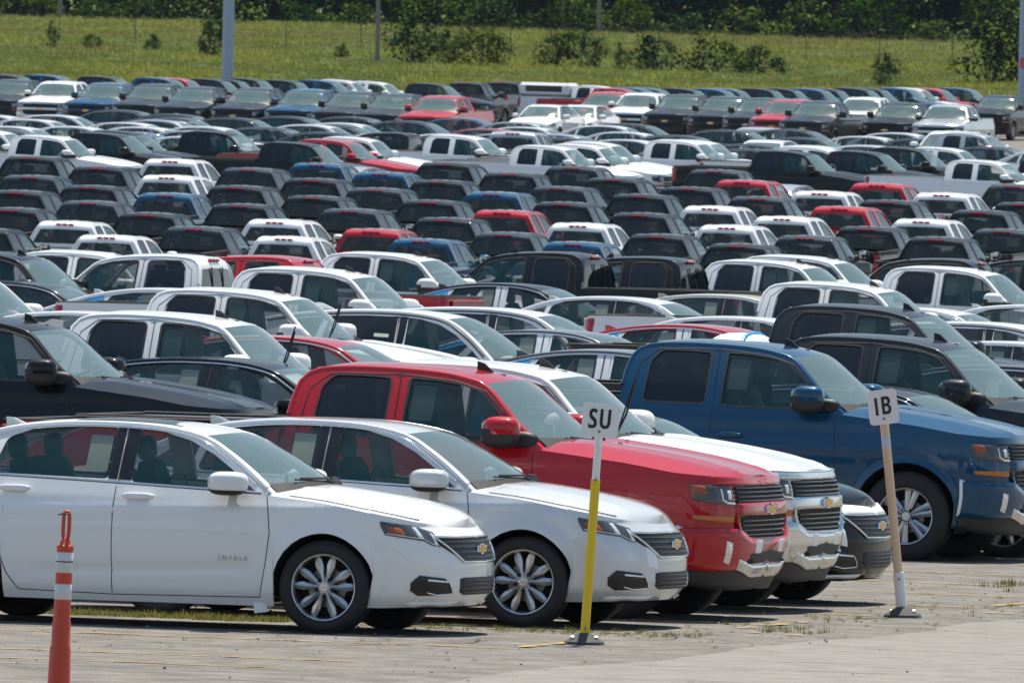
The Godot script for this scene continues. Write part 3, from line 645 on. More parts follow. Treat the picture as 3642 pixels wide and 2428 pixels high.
func foreground() -> void:
	M.sign_yellow = mat(Color(0.72, 0.50, 0.01), 0.5)
	M.white_plastic = mat(Color(0.74, 0.74, 0.72), 0.5)
	M.post_buff = mat(Color(0.66, 0.47, 0.30), 0.6)
	M.post_grey = mat(Color(0.50, 0.52, 0.55), 0.5)
	M.ink = mat(Color(0.012, 0.012, 0.012), 0.6)
	post_sign("SU", Vector2(0.56, 112.95), Vector3(0.005, 1.62, -0.02), -0.052, "yellow and white post with black SU sign, leaning slightly right", 0)
	post_sign("IB", Vector2(3.07, 121.5), Vector3(0.0, 1.64, 0.03), 0.112, "buff and white post with black IB sign, leaning left", 1)
	# the orange delineator
	var o := base("delineator_post", on_ground(-2.83, 99.0))
	tag(o, "orange delineator post with two white bands, lower left foreground", "delineator")
	o.rotation.z = -0.03
	var org := mat(Color(0.50, 0.050, 0.016), 0.45)
	var m := MB.new()
	m.lathe([Vector2(0.19, 0.0), Vector2(0.19, 0.03), Vector2(0.072, 0.06), Vector2(0.067, 0.34), Vector2(0.060, 0.355), Vector2(0.059, 0.50), Vector2(0.054, 0.515), Vector2(0.052, 0.955), Vector2(0.054, 0.96), Vector2(0.054, 0.985), Vector2(0.040, 0.995), Vector2(0.024, 1.03), Vector2(0.0, 1.035)], Vector3.ZERO, Vector3.UP, 28, 0.8)
	part(o, "body", m, org)
	var loop := MB.new()
	var ring := []
	for i in 25:
		var a := TAU * i / 24.0
		ring.append(Vector3(0.019 * signf(cos(a)) * pow(absf(cos(a)), 0.5), 1.115 + 0.085 * signf(sin(a)) * pow(absf(sin(a)), 0.6), 0))
	loop.tube(ring, 0.0125, 8)
	part(o, "grip", loop, org)
	for s in [[0.815, 0.945], [0.645, 0.745]]:
		var r := MB.new()
		r.lathe([Vector2(0.0525, s[0]), Vector2(0.0547, s[0] + 0.002), Vector2(0.0543, s[1] - 0.002), Vector2(0.052, s[1])], Vector3.ZERO, Vector3.UP, 28)
		part(o, "reflective_band", r, mat(Color(0.55, 0.56, 0.57), 0.35))
	var tie := MB.new()
	tie.lathe([Vector2(0.057, 0.882), Vector2(0.057, 0.889), Vector2(0.053, 0.889)], Vector3.ZERO, Vector3.UP, 24)
	tie.tube([Vector3(-0.055, 1.178, 0.0), Vector3(-0.02, 1.19, 0.012), Vector3(0.02, 1.188, 0.016)], 0.005, 5)
	part(o, "cable_tie", tie, M.black)
	# weeds in the joints of the asphalt
	var rng := RandomNumberGenerator.new()
	rng.seed = 12
	var gm := leaf_mat()
	var tf := [tuft(rng, 14, 0.045, 0.06, [Color(0.12, 0.15, 0.03), Color(0.16, 0.16, 0.05)]), tuft(rng, 12, 0.055, 0.05, [Color(0.24, 0.20, 0.08), Color(0.17, 0.16, 0.06)])]
	var l := [[], []]
	for i in 900:
		var u := 0.0
		var v := 0.0
		var s := rng.randf_range(0.5, 1.2)
		if i < 420:
			u = rng.randf_range(-35.7, -33.6); v = 111.35 + rng.randfn() * 0.16
		elif i < 640:
			u = rng.randf_range(-33.0, -30.4); v = 111.3 + rng.randfn() * 0.25; s *= 0.7
		elif i < 780:
			u = -30.75 + rng.randfn() * 0.3; v = rng.randf_range(112.0, 131.0); s *= 0.7
		else:
			u = rng.randf_range(-34.0, -29.5); v = rng.randf_range(103.0, 130.0); s *= 0.55
		var p := uv_at(u, v)
		l[0 if rng.randf() < 0.6 else 1].append(Transform3D(Basis(Vector3.UP, rng.randf() * TAU).scaled(Vector3.ONE * s), on_ground(p.x, p.y, 0.0)))
	for i in 3:
		for k in 14:
			var p: Vector2 = [uv_at(-32.4, 131.0), uv_at(-30.3, 113.2), uv_at(-32.0, 127.0)][i] + Vector2(rng.randfn() * 0.14, rng.randfn() * 0.5)
			l[0].append(Transform3D(Basis(Vector3.UP, rng.randf() * TAU).scaled(Vector3.ONE * rng.randf_range(0.8, 1.6)), on_ground(p.x, p.y, 0.0)))
	for i in 2: scatter("weeds", tf[i], gm, l[i], ["green weeds growing in the joints of the asphalt", "dry weeds growing in the joints of the asphalt"][i], "weeds")

var M := {}
var PAINT := {}
func mat(c: Color, rough := 0.5, metal := 0.0, coat := 0.0) -> StandardMaterial3D:
	# c is a real-world (linear) base colour
	var m := StandardMaterial3D.new()
	m.albedo_color = Color(c.r, c.g, c.b, 1.0).linear_to_srgb()
	m.roughness = rough
	m.metallic = metal
	if coat > 0.0:
		m.clearcoat_enabled = true
		m.clearcoat = coat
		m.clearcoat_roughness = 0.06
		m.metallic_specular = 0.2
	return m
func glass(c: Color, a: float) -> StandardMaterial3D:
	var m := mat(c, 0.02)
	m.albedo_color.a = a
	m.transparency = BaseMaterial3D.TRANSPARENCY_ALPHA
	return m
func materials() -> void:
	PAINT = {
		"white": mat(Color(0.76, 0.765, 0.765), 0.45, 0.0, 1.0), "silver_white": mat(Color(0.60, 0.62, 0.64), 0.36, 0.25, 1.0), "black": mat(Color(0.005, 0.005, 0.006), 0.4, 0.0, 0.6), "grey": mat(Color(0.020, 0.024, 0.030), 0.4, 0.2, 0.6),
		"red": mat(Color(0.42, 0.005, 0.011), 0.42, 0.0, 1.0), "blue": mat(Color(0.001, 0.052, 0.122), 0.36, 0.15, 1.0), "silver": mat(Color(0.42, 0.43, 0.45), 0.36, 0.5, 1.0), "beige": mat(Color(0.50, 0.46, 0.38), 0.38, 0.4, 1.0), "steel": mat(Color(0.10, 0.105, 0.11), 0.36, 0.5, 1.0),
	}
	M.paint = mat(Color(1, 0, 1)); M.bright = mat(Color(0, 1, 1))   # stand for a vehicle's own paint and trim until it is placed
	M.rubber = mat(Color(0.016, 0.015, 0.016), 0.75)
	M.alloy = mat(Color(0.50, 0.505, 0.515), 0.32, 0.85, 0.5)
	M.alloy_light = mat(Color(0.75, 0.75, 0.75), 0.3, 0.6)
	M.steel = mat(Color(0.25, 0.24, 0.23), 0.4, 0.8)
	M.dark = mat(Color(0.010, 0.010, 0.011), 0.85)
	M.black = mat(Color(0.018, 0.018, 0.020), 0.55)
	M.black_gloss = mat(Color(0.010, 0.010, 0.012), 0.22)
	M.seam = mat(Color(0.05, 0.05, 0.055), 0.7)
	M.chrome = mat(Color(0.78, 0.79, 0.80), 0.06, 1.0)
	M.bar_dark = mat(Color(0.10, 0.10, 0.105), 0.2, 0.6)
	M.nameplate = mat(Color(0.50, 0.51, 0.52), 0.25, 0.6)
	M.bumper = mat(Color(0.66, 0.67, 0.68), 0.14, 1.0)
	M.chrome_dark = mat(Color(0.35, 0.36, 0.37), 0.15, 1.0)
	M.gold = mat(Color(0.72, 0.42, 0.10), 0.3, 0.7)
	M.lamp = mat(Color(0.72, 0.74, 0.76), 0.12, 0.35, 1.0)
	M.lamp_dark = mat(Color(0.07, 0.075, 0.08), 0.12, 0.3, 1.0)
	M.amber = mat(Color(0.50, 0.16, 0.02), 0.15, 0.0, 1.0)
	M.amber_dark = mat(Color(0.30, 0.07, 0.02), 0.15, 0.0, 1.0)
	M.red_lens = mat(Color(0.42, 0.012, 0.025), 0.15, 0.0, 1.0)
	M.mirror = mat(Color(0.6, 0.65, 0.68), 0.03, 1.0)
	M.glass = glass(Color(0.004, 0.048, 0.045), 0.44)
	M.tint = glass(Color(0.006, 0.008, 0.012), 0.90)
	M.tint_rear = glass(Color(0.004, 0.012, 0.012), 0.84)
	M.screen = glass(Color(0.25, 0.37, 0.37), 0.38)
	M.screen.roughness = 0.06
	M.trim = mat(Color(0.028, 0.028, 0.030), 0.8)
	M.seat = mat(Color(0.014, 0.014, 0.015), 0.7)
	M.liner = mat(Color(0.16, 0.16, 0.16), 0.9)
	M.film = mat(Color(0.82, 0.83, 0.84), 0.25)
	M.film_grey = mat(Color(0.62, 0.65, 0.68), 0.35)
	M.film_blue = mat(Color(0.01, 0.30, 0.62), 0.4)
	M.paper_dim = mat(Color(0.10, 0.12, 0.11), 0.8)
	M.paper = mat(Color(0.62, 0.66, 0.52), 0.8)

class MB:
	# collects triangles; every triangle is wound to agree with its vertex normals
	var v := PackedVector3Array()
	var n := PackedVector3Array()
	var uv := PackedVector2Array()
	var ix := PackedInt32Array()
	func vert(p: Vector3, nn: Vector3, t := Vector2.ZERO) -> int:
		v.append(p); n.append(nn); uv.append(t)
		return v.size() - 1
	func tri(a: int, b: int, c: int) -> void:
		var g := (v[b] - v[a]).cross(v[c] - v[a])
		if g.dot(n[a] + n[b] + n[c]) > 0.0:
			ix.append_array([a, c, b])
		else:
			ix.append_array([a, b, c])
	func flat(a: Vector3, b: Vector3, c: Vector3, out: Vector3) -> void:
		var g := (b - a).cross(c - a).normalized()
		if g.dot(out) < 0.0: g = -g
		tri(vert(a, g), vert(b, g), vert(c, g))
	func quad(a: Vector3, b: Vector3, c: Vector3, d: Vector3, out: Vector3) -> void:
		flat(a, b, c, out); flat(a, c, d, out)
	func grid(rows: Array, ref: Vector3, inward := false) -> void:
		# rows of equal length; smooth normals that point away from ref
		var h := rows.size()
		var w: int = rows[0].size()
		var nn := PackedVector3Array(); nn.resize(h * w)
		for i in h - 1:
			var r0: PackedVector3Array = rows[i]
			var r1: PackedVector3Array = rows[i + 1]
			for j in w - 1:
				var g := (r1[j + 1] - r0[j]).cross(r1[j] - r0[j + 1])
				nn[i * w + j] += g; nn[i * w + j + 1] += g; nn[(i + 1) * w + j] += g; nn[(i + 1) * w + j + 1] += g
		var s := 0.0
		for i in h:
			for j in w:
				s += nn[i * w + j].dot(rows[i][j] - ref)
		var sg := 1.0 if s >= 0.0 else -1.0
		if inward: sg = -sg
		var b := v.size()
		for i in h:
			for j in w:
				var q := nn[i * w + j] * sg
				q = q.normalized() if q.length_squared() > 1e-16 else Vector3.UP
				vert(rows[i][j], q, Vector2(float(j) / (w - 1), float(i) / (h - 1)))
		for i in h - 1:
			for j in w - 1:
				var k := b + i * w + j
				tri(k, k + 1, k + w)
				tri(k + 1, k + w + 1, k + w)
	func box(c: Vector3, s: Vector3, bev := 0.0, t := Basis.IDENTITY) -> void:
		# a box with chamfered edges
		var h := s * 0.5
		var e := minf(bev, minf(h.x, minf(h.y, h.z)) * 0.9)
		var ax := [Vector3.RIGHT, Vector3.UP, Vector3.BACK]
		for a in 3:
			var b: int = (a + 1) % 3
			var d: int = (a + 2) % 3
			for sa in [-1.0, 1.0]:
				var N: Vector3 = ax[a] * sa
				var pb: Vector3 = ax[b] * (h[b] - e)
				var pd: Vector3 = ax[d] * (h[d] - e)
				var o: Vector3 = N * h[a]
				quad(c + t * (o - pb - pd), c + t * (o + pb - pd), c + t * (o + pb + pd), c + t * (o - pb + pd), t * N)
				if e > 0.0:
					for sb in [-1.0, 1.0]:
						var M: Vector3 = ax[b] * sb
						var p1: Vector3 = N * h[a] + M * (h[b] - e)
						var p2: Vector3 = N * (h[a] - e) + M * h[b]
						quad(c + t * (p1 - pd), c + t * (p2 - pd), c + t * (p2 + pd), c + t * (p1 + pd), t * (N + M))
						for sd in [-1.0, 1.0]:
							if a == 0:
								var Q: Vector3 = ax[d] * sd
								flat(c + t * (N * h[a] + M * (h[b] - e) + Q * (h[d] - e)), c + t * (N * (h[a] - e) + M * h[b] + Q * (h[d] - e)), c + t * (N * (h[a] - e) + M * (h[b] - e) + Q * h[d]), t * (N + M + Q))
	func tube(pts: Array, r: float, k := 6, flatten := 1.0) -> void:
		# a rod along a polyline, closed at both ends
		var rows := []
		var s := Vector3.ZERO
		for i in pts.size():
			var d: Vector3 = (pts[mini(i + 1, pts.size() - 1)] - pts[maxi(i - 1, 0)]).normalized()
			if i == 0:
				s = d.cross(Vector3.UP)
				if s.length() < 0.1: s = d.cross(Vector3.RIGHT)
			s = (s - d * s.dot(d)).normalized()
			var u := s.cross(d)
			var row := PackedVector3Array()
			for j in k + 1:
				var a := TAU * j / k
				row.append(pts[i] + (s * cos(a) + u * sin(a) * flatten) * r)
			rows.append(row)
		for i in rows.size() - 1:
			for j in k:
				var c0: Vector3 = pts[i]
				var c1: Vector3 = pts[i + 1]
				var a := vert(rows[i][j], (rows[i][j] - c0).normalized())
				var b := vert(rows[i][j + 1], (rows[i][j + 1] - c0).normalized())
				var c := vert(rows[i + 1][j + 1], (rows[i + 1][j + 1] - c1).normalized())
				var d := vert(rows[i + 1][j], (rows[i + 1][j] - c1).normalized())
				tri(a, b, c); tri(a, c, d)
		for e in [0, rows.size() - 1]:
			var o: Vector3 = pts[e] - pts[1 if e == 0 else e - 1]
			for j in k: flat(pts[e], rows[e][j], rows[e][j + 1], o)
	func lathe(prof: Array, at: Vector3, axis: Vector3, k := 32, sharp := 0.6) -> void:
		# prof: Vector2(radius, along axis); facets of the profile stay sharp past an angle
		var a := axis.normalized()
		var s := a.cross(Vector3.UP if absf(a.y) < 0.9 else Vector3.RIGHT).normalized()
		var u := a.cross(s)
		for i in prof.size() - 1:
			var p: Vector2 = prof[i]
			var q: Vector2 = prof[i + 1]
			if p.distance_to(q) < 1e-6: continue
			var m := Vector2(q.y - p.y, -(q.x - p.x)).normalized()
			var m0 := m
			var m1 := m
			if i > 0:
				var pp: Vector2 = prof[i - 1]
				var o := Vector2(p.y - pp.y, -(p.x - pp.x)).normalized()
				if o.dot(m) > sharp: m0 = (o + m).normalized()
			if i < prof.size() - 2:
				var qq: Vector2 = prof[i + 2]
				var o := Vector2(qq.y - q.y, -(qq.x - q.x)).normalized()
				if o.dot(m) > sharp: m1 = (o + m).normalized()
			var base := v.size()
			for j in k + 1:
				var an := TAU * j / k
				var r := s * cos(an) + u * sin(an)
				vert(at + r * p.x + a * p.y, (r * m0.x + a * m0.y).normalized())
				vert(at + r * q.x + a * q.y, (r * m1.x + a * m1.y).normalized())
			for j in k:
				var b := base + j * 2
				tri(b, b + 1, b + 3); tri(b, b + 3, b + 2)
	func poly(pg: PackedVector2Array, f: Callable, out: Vector3) -> void:
		# a flat-ish filled outline carried onto a surface f(x, y)
		var t := Geometry2D.triangulate_polygon(pg)
		if t.is_empty(): return
		var b := v.size()
		for p in pg:
			var P: Vector3 = f.call(p.x, p.y)
			var nn := (f.call(p.x + 0.01, p.y) - P as Vector3).cross(f.call(p.x, p.y + 0.01) - P).normalized()
			if nn.dot(out) < 0.0: nn = -nn
			vert(P, nn, p)
		for i in range(0, t.size(), 3): tri(b + t[i], b + t[i + 1], b + t[i + 2])
	func prism(pg: PackedVector2Array, t: Transform3D, depth: float) -> void:
		# an outline in the x-y plane of t, with thickness along z of t (0 .. depth)
		var tr := Geometry2D.triangulate_polygon(pg)
		for z in [0.0, depth]:
			var o := t.basis.z * (1.0 if z > 0.0 else -1.0) * signf(depth)
			var b := v.size()
			for p in pg: vert(t * Vector3(p.x, p.y, z), o.normalized())
			for i in range(0, tr.size(), 3): tri(b + tr[i], b + tr[i + 1], b + tr[i + 2])
		var ar := 0.0
		for i in pg.size(): ar += pg[i].cross(pg[(i + 1) % pg.size()])
		var sg := 1.0 if ar > 0.0 else -1.0
		for i in pg.size():
			var p := pg[i]
			var q := pg[(i + 1) % pg.size()]
			quad(t * Vector3(p.x, p.y, 0), t * Vector3(q.x, q.y, 0), t * Vector3(q.x, q.y, depth), t * Vector3(p.x, p.y, depth), t.basis * (Vector3((q - p).y, -(q - p).x, 0) * sg))
	func blob(c: Vector3, r: Vector3, e1 := 2.0, e2 := 2.0, k := 14, t := Basis.IDENTITY, y0 := -1.0, y1 := 1.0) -> void:
		# a superellipsoid
		var rows := []
		for i in k + 1:
			var la := lerpf(asin(y0), asin(y1), float(i) / k)
			var row := PackedVector3Array()
			for j in 2 * k + 1:
				var lo := TAU * j / (2 * k)
				var cl := cos(la)
				var p := Vector3(cl * pw(cos(lo), 2.0 / e2), 0, cl * pw(sin(lo), 2.0 / e2))
				p = Vector3(p.x * pw(cl, 2.0 / e1 - 1.0) if cl > 0.001 else 0.0, pw(sin(la), 2.0 / e1), p.z * pw(cl, 2.0 / e1 - 1.0) if cl > 0.001 else 0.0)
				row.append(c + t * (p * r))
			rows.append(row)
		grid(rows, c)
	static func pw(x: float, e: float) -> float:
		return signf(x) * pow(absf(x), e)
	func mirror() -> void:
		# adds the same on the other side of z = 0
		var b := v.size()
		var m := ix.size()
		for i in b: vert(Vector3(v[i].x, v[i].y, -v[i].z), Vector3(n[i].x, n[i].y, -n[i].z), uv[i])
		for i in range(0, m, 3): tri(b + ix[i], b + ix[i + 1], b + ix[i + 2])
	func flipped() -> MB:
		var o := MB.new()
		for i in v.size(): o.vert(Vector3(v[i].x, v[i].y, -v[i].z), Vector3(n[i].x, n[i].y, -n[i].z), uv[i])
		for i in range(0, ix.size(), 3): o.tri(ix[i], ix[i + 1], ix[i + 2])
		return o
	func add(o: MB) -> void:
		var b := v.size()
		v.append_array(o.v); n.append_array(o.n); uv.append_array(o.uv)
		for i in o.ix: ix.append(b + i)
	func mesh() -> ArrayMesh:
		var a := []
		a.resize(Mesh.ARRAY_MAX)
		a[Mesh.ARRAY_VERTEX] = v; a[Mesh.ARRAY_NORMAL] = n; a[Mesh.ARRAY_TEX_UV] = uv; a[Mesh.ARRAY_INDEX] = ix
		var m := ArrayMesh.new()
		m.add_surface_from_arrays(Mesh.PRIMITIVE_TRIANGLES, a)
		return m

# a smooth curve through (x, y) points
static func cv(pts: Array, x: float) -> float:
	var k := pts.size()
	if x <= pts[0].x: return pts[0].y
	if x >= pts[k - 1].x: return pts[k - 1].y
	var i := 0
	while i < k - 2 and x > pts[i + 1].x: i += 1
	var h: float = pts[i + 1].x - pts[i].x
	var t: float = (x - pts[i].x) / h
	var d: float = (pts[i + 1].y - pts[i].y) / h
	var m0: float = d
	var m1: float = d
	if i > 0: m0 = slope((pts[i].y - pts[i - 1].y) / (pts[i].x - pts[i - 1].x), d)
	if i < k - 2: m1 = slope(d, (pts[i + 2].y - pts[i + 1].y) / (pts[i + 2].x - pts[i + 1].x))
	var t2 := t * t
	var t3 := t2 * t
	return (2 * t3 - 3 * t2 + 1) * pts[i].y + (t3 - 2 * t2 + t) * h * m0 + (-2 * t3 + 3 * t2) * pts[i + 1].y + (t3 - t2) * h * m1
static func slope(a: float, b: float) -> float:
	return 0.0 if a * b <= 0.0 else 2.0 * a * b / (a + b)
# the same, in straight pieces
static func ln(pts: Array, x: float) -> float:
	if x <= pts[0].x: return pts[0].y
	for i in pts.size() - 1:
		if x <= pts[i + 1].x:
			return lerpf(pts[i].y, pts[i + 1].y, (x - pts[i].x) / maxf(pts[i + 1].x - pts[i].x, 1e-6))
	return pts[-1].y
static func V(a: Array) -> Array:
	var o := []
	for i in range(0, a.size(), 2): o.append(Vector2(a[i], a[i + 1]))
	return o
# a point list made dense along a Catmull-Rom curve
static func dense(pts: Array, k := 6) -> Array:
	var o := []
	for i in pts.size() - 1:
		var a: Vector2 = pts[maxi(i - 1, 0)]
		var b: Vector2 = pts[i]
		var c: Vector2 = pts[i + 1]
		var d: Vector2 = pts[mini(i + 2, pts.size() - 1)]
		for j in k: o.append(b.cubic_interpolate(c, a, d, float(j) / k))
	o.append(pts[-1])
	return o

# ---- the shell of a vehicle: x forward, y up, z to its right, origin on the ground between the wheels ----
var B := {}

func surf(q: float, y: float) -> Vector3:
	# q: 0 front centre, 1 front corner, 2 rear corner, 3 rear centre; right-hand side
	var x := 0.0
	var z := 0.0
	if q < 1.0:
		var f: Array = B.front
		var a := q * PI * 0.5
		var r := pow(pow(cos(a), f[2]) + pow(sin(a), f[2]), -1.0 / f[2])
		x = f[0] + f[1] * r * cos(a); z = f[3] * r * sin(a)
		x += cv(B.lean_f, y) * smoothstep(f[0] - 0.5, f[0] + f[1] * 0.8, x)
		z *= lerpf(1.0, cv(B.wy, y), 1.0)
	elif q <= 2.0:
		x = lerpf(B.front[0], B.rear[0], q - 1.0)
		z = cv(B.plan, x) * cv(B.wy, y) + bulge(x, y)
		x += cv(B.lean_f, y) * smoothstep(B.front[0] - 0.5, B.front[0] + B.front[1] * 0.8, x)
	else:
		var f: Array = B.rear
		var a := (3.0 - q) * PI * 0.5
		var r := pow(pow(cos(a), f[2]) + pow(sin(a), f[2]), -1.0 / f[2])
		x = f[0] - f[1] * r * cos(a); z = f[3] * r * sin(a)
		x += cv(B.lean_r, y) * smoothstep(f[0] + 0.3, f[0] - f[1] * 0.8, x)
		z *= cv(B.wy, y)
	return Vector3(x, y, z)

func bulge(x: float, y: float) -> float:
	var s := 0.0
	for w in B.wheels:
		var d := Vector2(x - w.x, (y - w.y) * 1.05).length()
		s = maxf(s, B.flare * (1.0 - smoothstep(w.z, w.z + B.flare_w, d)))
	for l in B.lines:   # pressed lines along the side: [y at x0, y at x1, x0, x1, width, depth]
		if x > l[2] and x < l[3]:
			var t: float = (x - l[2]) / (l[3] - l[2])
			var yy := lerpf(l[0], l[1], t)
			s += l[5] * exp(-pow((y - yy) / l[4], 2.0)) * smoothstep(0.0, 0.15, t) * (1.0 - smoothstep(0.85, 1.0, t))
	return s

func snormal(q: float, y: float) -> Vector3:
	if q < 0.006: return Vector3(1, 0, 0)
	if q > 2.994: return Vector3(-1, 0, 0)
	var a := surf(q + 0.004, y) - surf(q - 0.004, y)
	var b := surf(q, y + 0.01) - surf(q, y - 0.01)
	var n := a.cross(b).normalized()
	var o := surf(q, y)
	return n if n.dot(Vector3(o.x * 0.3, 0, o.z)) > 0.0 else -n

func qx(x: float) -> float:   # the place on the side at length x
	if x > B.front[0]:
		return qsolve(func(q): return surf(q, 0.7).x - x, 0.0, 1.0)
	return 1.0 + (B.front[0] - x) / (B.front[0] - B.rear[0])
func qz(z: float, y := 0.7) -> float:   # the place on the front at half width z
	return qsolve(func(q): return z - surf(q, y).z, 0.0, 1.0)
func qzr(z: float, y := 0.9) -> float:
	return qsolve(func(q): return surf(q, y).z - z, 2.0, 3.0)
func qsolve(f: Callable, a: float, b: float) -> float:
	for i in 24:
		var m := (a + b) * 0.5
		if f.call(m) > 0.0: a = m
		else: b = m
	return (a + b) * 0.5

func ybot(x: float) -> float:
	for w in B.wheels:
		if absf(x - w.x) < w.z: return w.y + sqrt(w.z * w.z - (x - w.x) * (x - w.x))
	return ln(B.ybot, x)

func zside(x: float, y: float) -> float:
	return cv(B.plan, x) * cv(B.wy, y) + bulge(x, y)

func gz(x: float, y: float) -> float:   # half width of the glasshouse
	var bx := clampf(x, B.gx[0], B.gx[1])
	var b := ln(B.ytop, bx)
	var h := y - b
	return zside(bx, b) - 0.018 - (B.gin * h + B.gcurve * h * h) - B.gfront * pow(maxf(0.0, (x - B.gfx) / (B.arc[0].x - B.gfx)), 2.0)

func side_pt(x: float, y: float, off := 0.0) -> Vector3:
	var b := ln(B.ytop, x)
	return Vector3(x, y, (zside(x, y) if y <= b + 0.001 else gz(x, y)) + off)

func columns() -> PackedFloat32Array:
	var xs := []
	var n := 56
	for i in n + 1: xs.append(lerpf(B.front[0], B.rear[0], float(i) / n))
	for w in B.wheels:
		for i in 15:
			xs.append(w.x + w.z * cos(PI * i / 14.0))
		xs.append(w.x + w.z + 0.003); xs.append(w.x - w.z - 0.003)
	for c in B.cuts: xs.append(c)
	if B.has("step"):
		xs.append(B.step + 0.002); xs.append(B.step - 0.002)
	xs.sort()
	xs.reverse()
	var q := PackedFloat32Array()
	for i in 20: q.append(float(i) / 20)
	for x in xs:
		if x <= B.front[0] and x >= B.rear[0]:
			var k: float = 1.0 + (B.front[0] - x) / (B.front[0] - B.rear[0])
			if q[-1] < k - 1e-5: q.append(k)
	for i in 14: q.append(2.0 + float(i + 1) / 14)
	return q

func plan_x(q: float) -> float:
	return lerpf(B.front[0], B.rear[0], q - 1.0) if q >= 1.0 and q <= 2.0 else surf(q, 0.7).x

func skirt(qa: float, qb: float) -> MB:
	var m := MB.new()
	var rows := []
	for q in columns():
		if q < qa - 1e-5 or q > qb + 1e-5: continue
		var x := plan_x(q)
		var a := ybot(x) if q >= 1.0 and q <= 2.0 else ln(B.ybot, x)
		var b := ln(B.ytop, x)
		var r := PackedVector3Array()
		for j in 31:
			r.append(surf(q, lerpf(a, b, float(j) / 30)))
		rows.append(r)
	m.grid(rows, Vector3(plan_x((qa + qb) * 0.5) * 0.9, 0.6, 0))
	return m

func patch(samples: Array, off := 0.006, k := 10, rows := 4, sub := -0.004) -> MB:
	# a piece lying on the shell: samples are [q, y low, y high], its rim turned down to the shell
	var m := MB.new()
	var g := []
	var n := samples.size() - 1
	for i in n * k + 1:
		var s := mini(i / k, n - 1)
		var t := float(i - s * k) / k
		var q: float = lerpf(samples[s][0], samples[s + 1][0], t)
		var y0: float = lerpf(samples[s][1], samples[s + 1][1], t)
		var y1: float = lerpf(samples[s][2], samples[s + 1][2], t)
		var r := PackedVector3Array()
		for j in rows + 3:
			var jj := clampf((j - 1.0) / rows, 0.0, 1.0)
			var rim: bool = j == 0 or j == rows + 2 or (i == 0 and samples[0][0] > 0.0) or i == n * k
			var y := lerpf(y0, y1, jj)
			r.append(surf(q, y) + snormal(q, y) * (sub if rim else off))
		g.append(r)
	m.grid(g, Vector3(plan_x(samples[0][0]) * 0.8, 0.6, 0))
	return m

func path_on(pts: Array, off: float, r: float, k := 5) -> MB:
	# a thin strip along a line on the shell: pts are Vector2(q, y)
	var m := MB.new()
	var l := []
	for i in pts.size() - 1:
		for j in 6:
			var p: Vector2 = pts[i].lerp(pts[i + 1], j / 6.0)
			l.append(surf(p.x, p.y) + snormal(p.x, p.y) * off)
	var e: Vector2 = pts[-1]
	l.append(surf(e.x, e.y) + snormal(e.x, e.y) * off)
	m.tube(l, r, k)
	return m

func seam(pts: Array, w := 0.0042) -> MB:
	# a door gap: a dark line let into the side, pts are Vector2(x, y)
	var m := MB.new()
	var l := []
	for i in pts.size() - 1:
		for j in 10:
			var p: Vector2 = pts[i].lerp(pts[i + 1], j / 10.0)
			l.append(side_pt(p.x, p.y, -w * 0.25))
	l.append(side_pt(pts[-1].x, pts[-1].y, -w * 0.25))
	m.tube(l, w, 5)
	return m

func arc_dense() -> Array:
	return dense(B.arc, 5)

func side_region(x0: float, x1: float) -> PackedVector2Array:
	# the part of the glasshouse side between two lengths
	var p := PackedVector2Array()
	for a in arc_dense(): p.append(a)
	var f: Vector2 = B.arc[0]
	var r: Vector2 = B.arc[-1]
	for i in 13:
		var x := lerpf(r.x, f.x, i / 12.0)
		var y := ln(B.ytop, clampf(x, B.gx[0], B.gx[1]))
		if y < minf(r.y if i < 6 else 9.0, 9.0) + 1.0: p.append(Vector2(x, y - 0.002))
	var c := Geometry2D.intersect_polygons(p, PackedVector2Array([Vector2(x0, 0), Vector2(x1, 0), Vector2(x1, 3), Vector2(x0, 3)]))
	var best := PackedVector2Array()
	var area := 0.0
	for k in c:
		var a := 0.0
		for i in k.size(): a += k[i].cross(k[(i + 1) % k.size()])
		if absf(a) > area:
			area = absf(a); best = k
	return best

func glass_pt(x: float, y: float) -> Vector3:
	return Vector3(x, y, gz(x, y))

func frame(region: PackedVector2Array, holes: Array) -> MB:
	var m := MB.new()
	var cuts := [-9.0]
	for h in holes:
		var c := 0.0
		for p in h: c += p.x / h.size()
		cuts.append(c)
	cuts.append(9.0)
	cuts.sort()
	for i in cuts.size() - 1:
		var strip := PackedVector2Array([Vector2(cuts[i], 0), Vector2(cuts[i + 1], 0), Vector2(cuts[i + 1], 3), Vector2(cuts[i], 3)])
		var bits: Array = Geometry2D.intersect_polygons(region, strip)
		for h in holes:
			var nx := []
			for b in bits: nx.append_array(Geometry2D.clip_polygons(b, h))
			bits = nx
		for b in bits: m.poly(b, glass_pt, Vector3.BACK)
	for h in holes:   # the depth of the window opening
		for i in h.size():
			var p: Vector2 = h[i]
			var q: Vector2 = h[(i + 1) % h.size()]
			var a := glass_pt(p.x, p.y)
			var b := glass_pt(q.x, q.y)
			var c := Vector2.ZERO
			for z in h: c += z / h.size()
			var o := c - p
			m.quad(a, b, b - Vector3(0, 0, 0.03), a - Vector3(0, 0, 0.03), Vector3(o.x, o.y, 0))
	return m

func pane(h: PackedVector2Array, off := -0.012) -> MB:
	var m := MB.new()
	m.poly(h, func(x, y): return Vector3(x, y, gz(x, y) + off), Vector3.BACK)
	return m

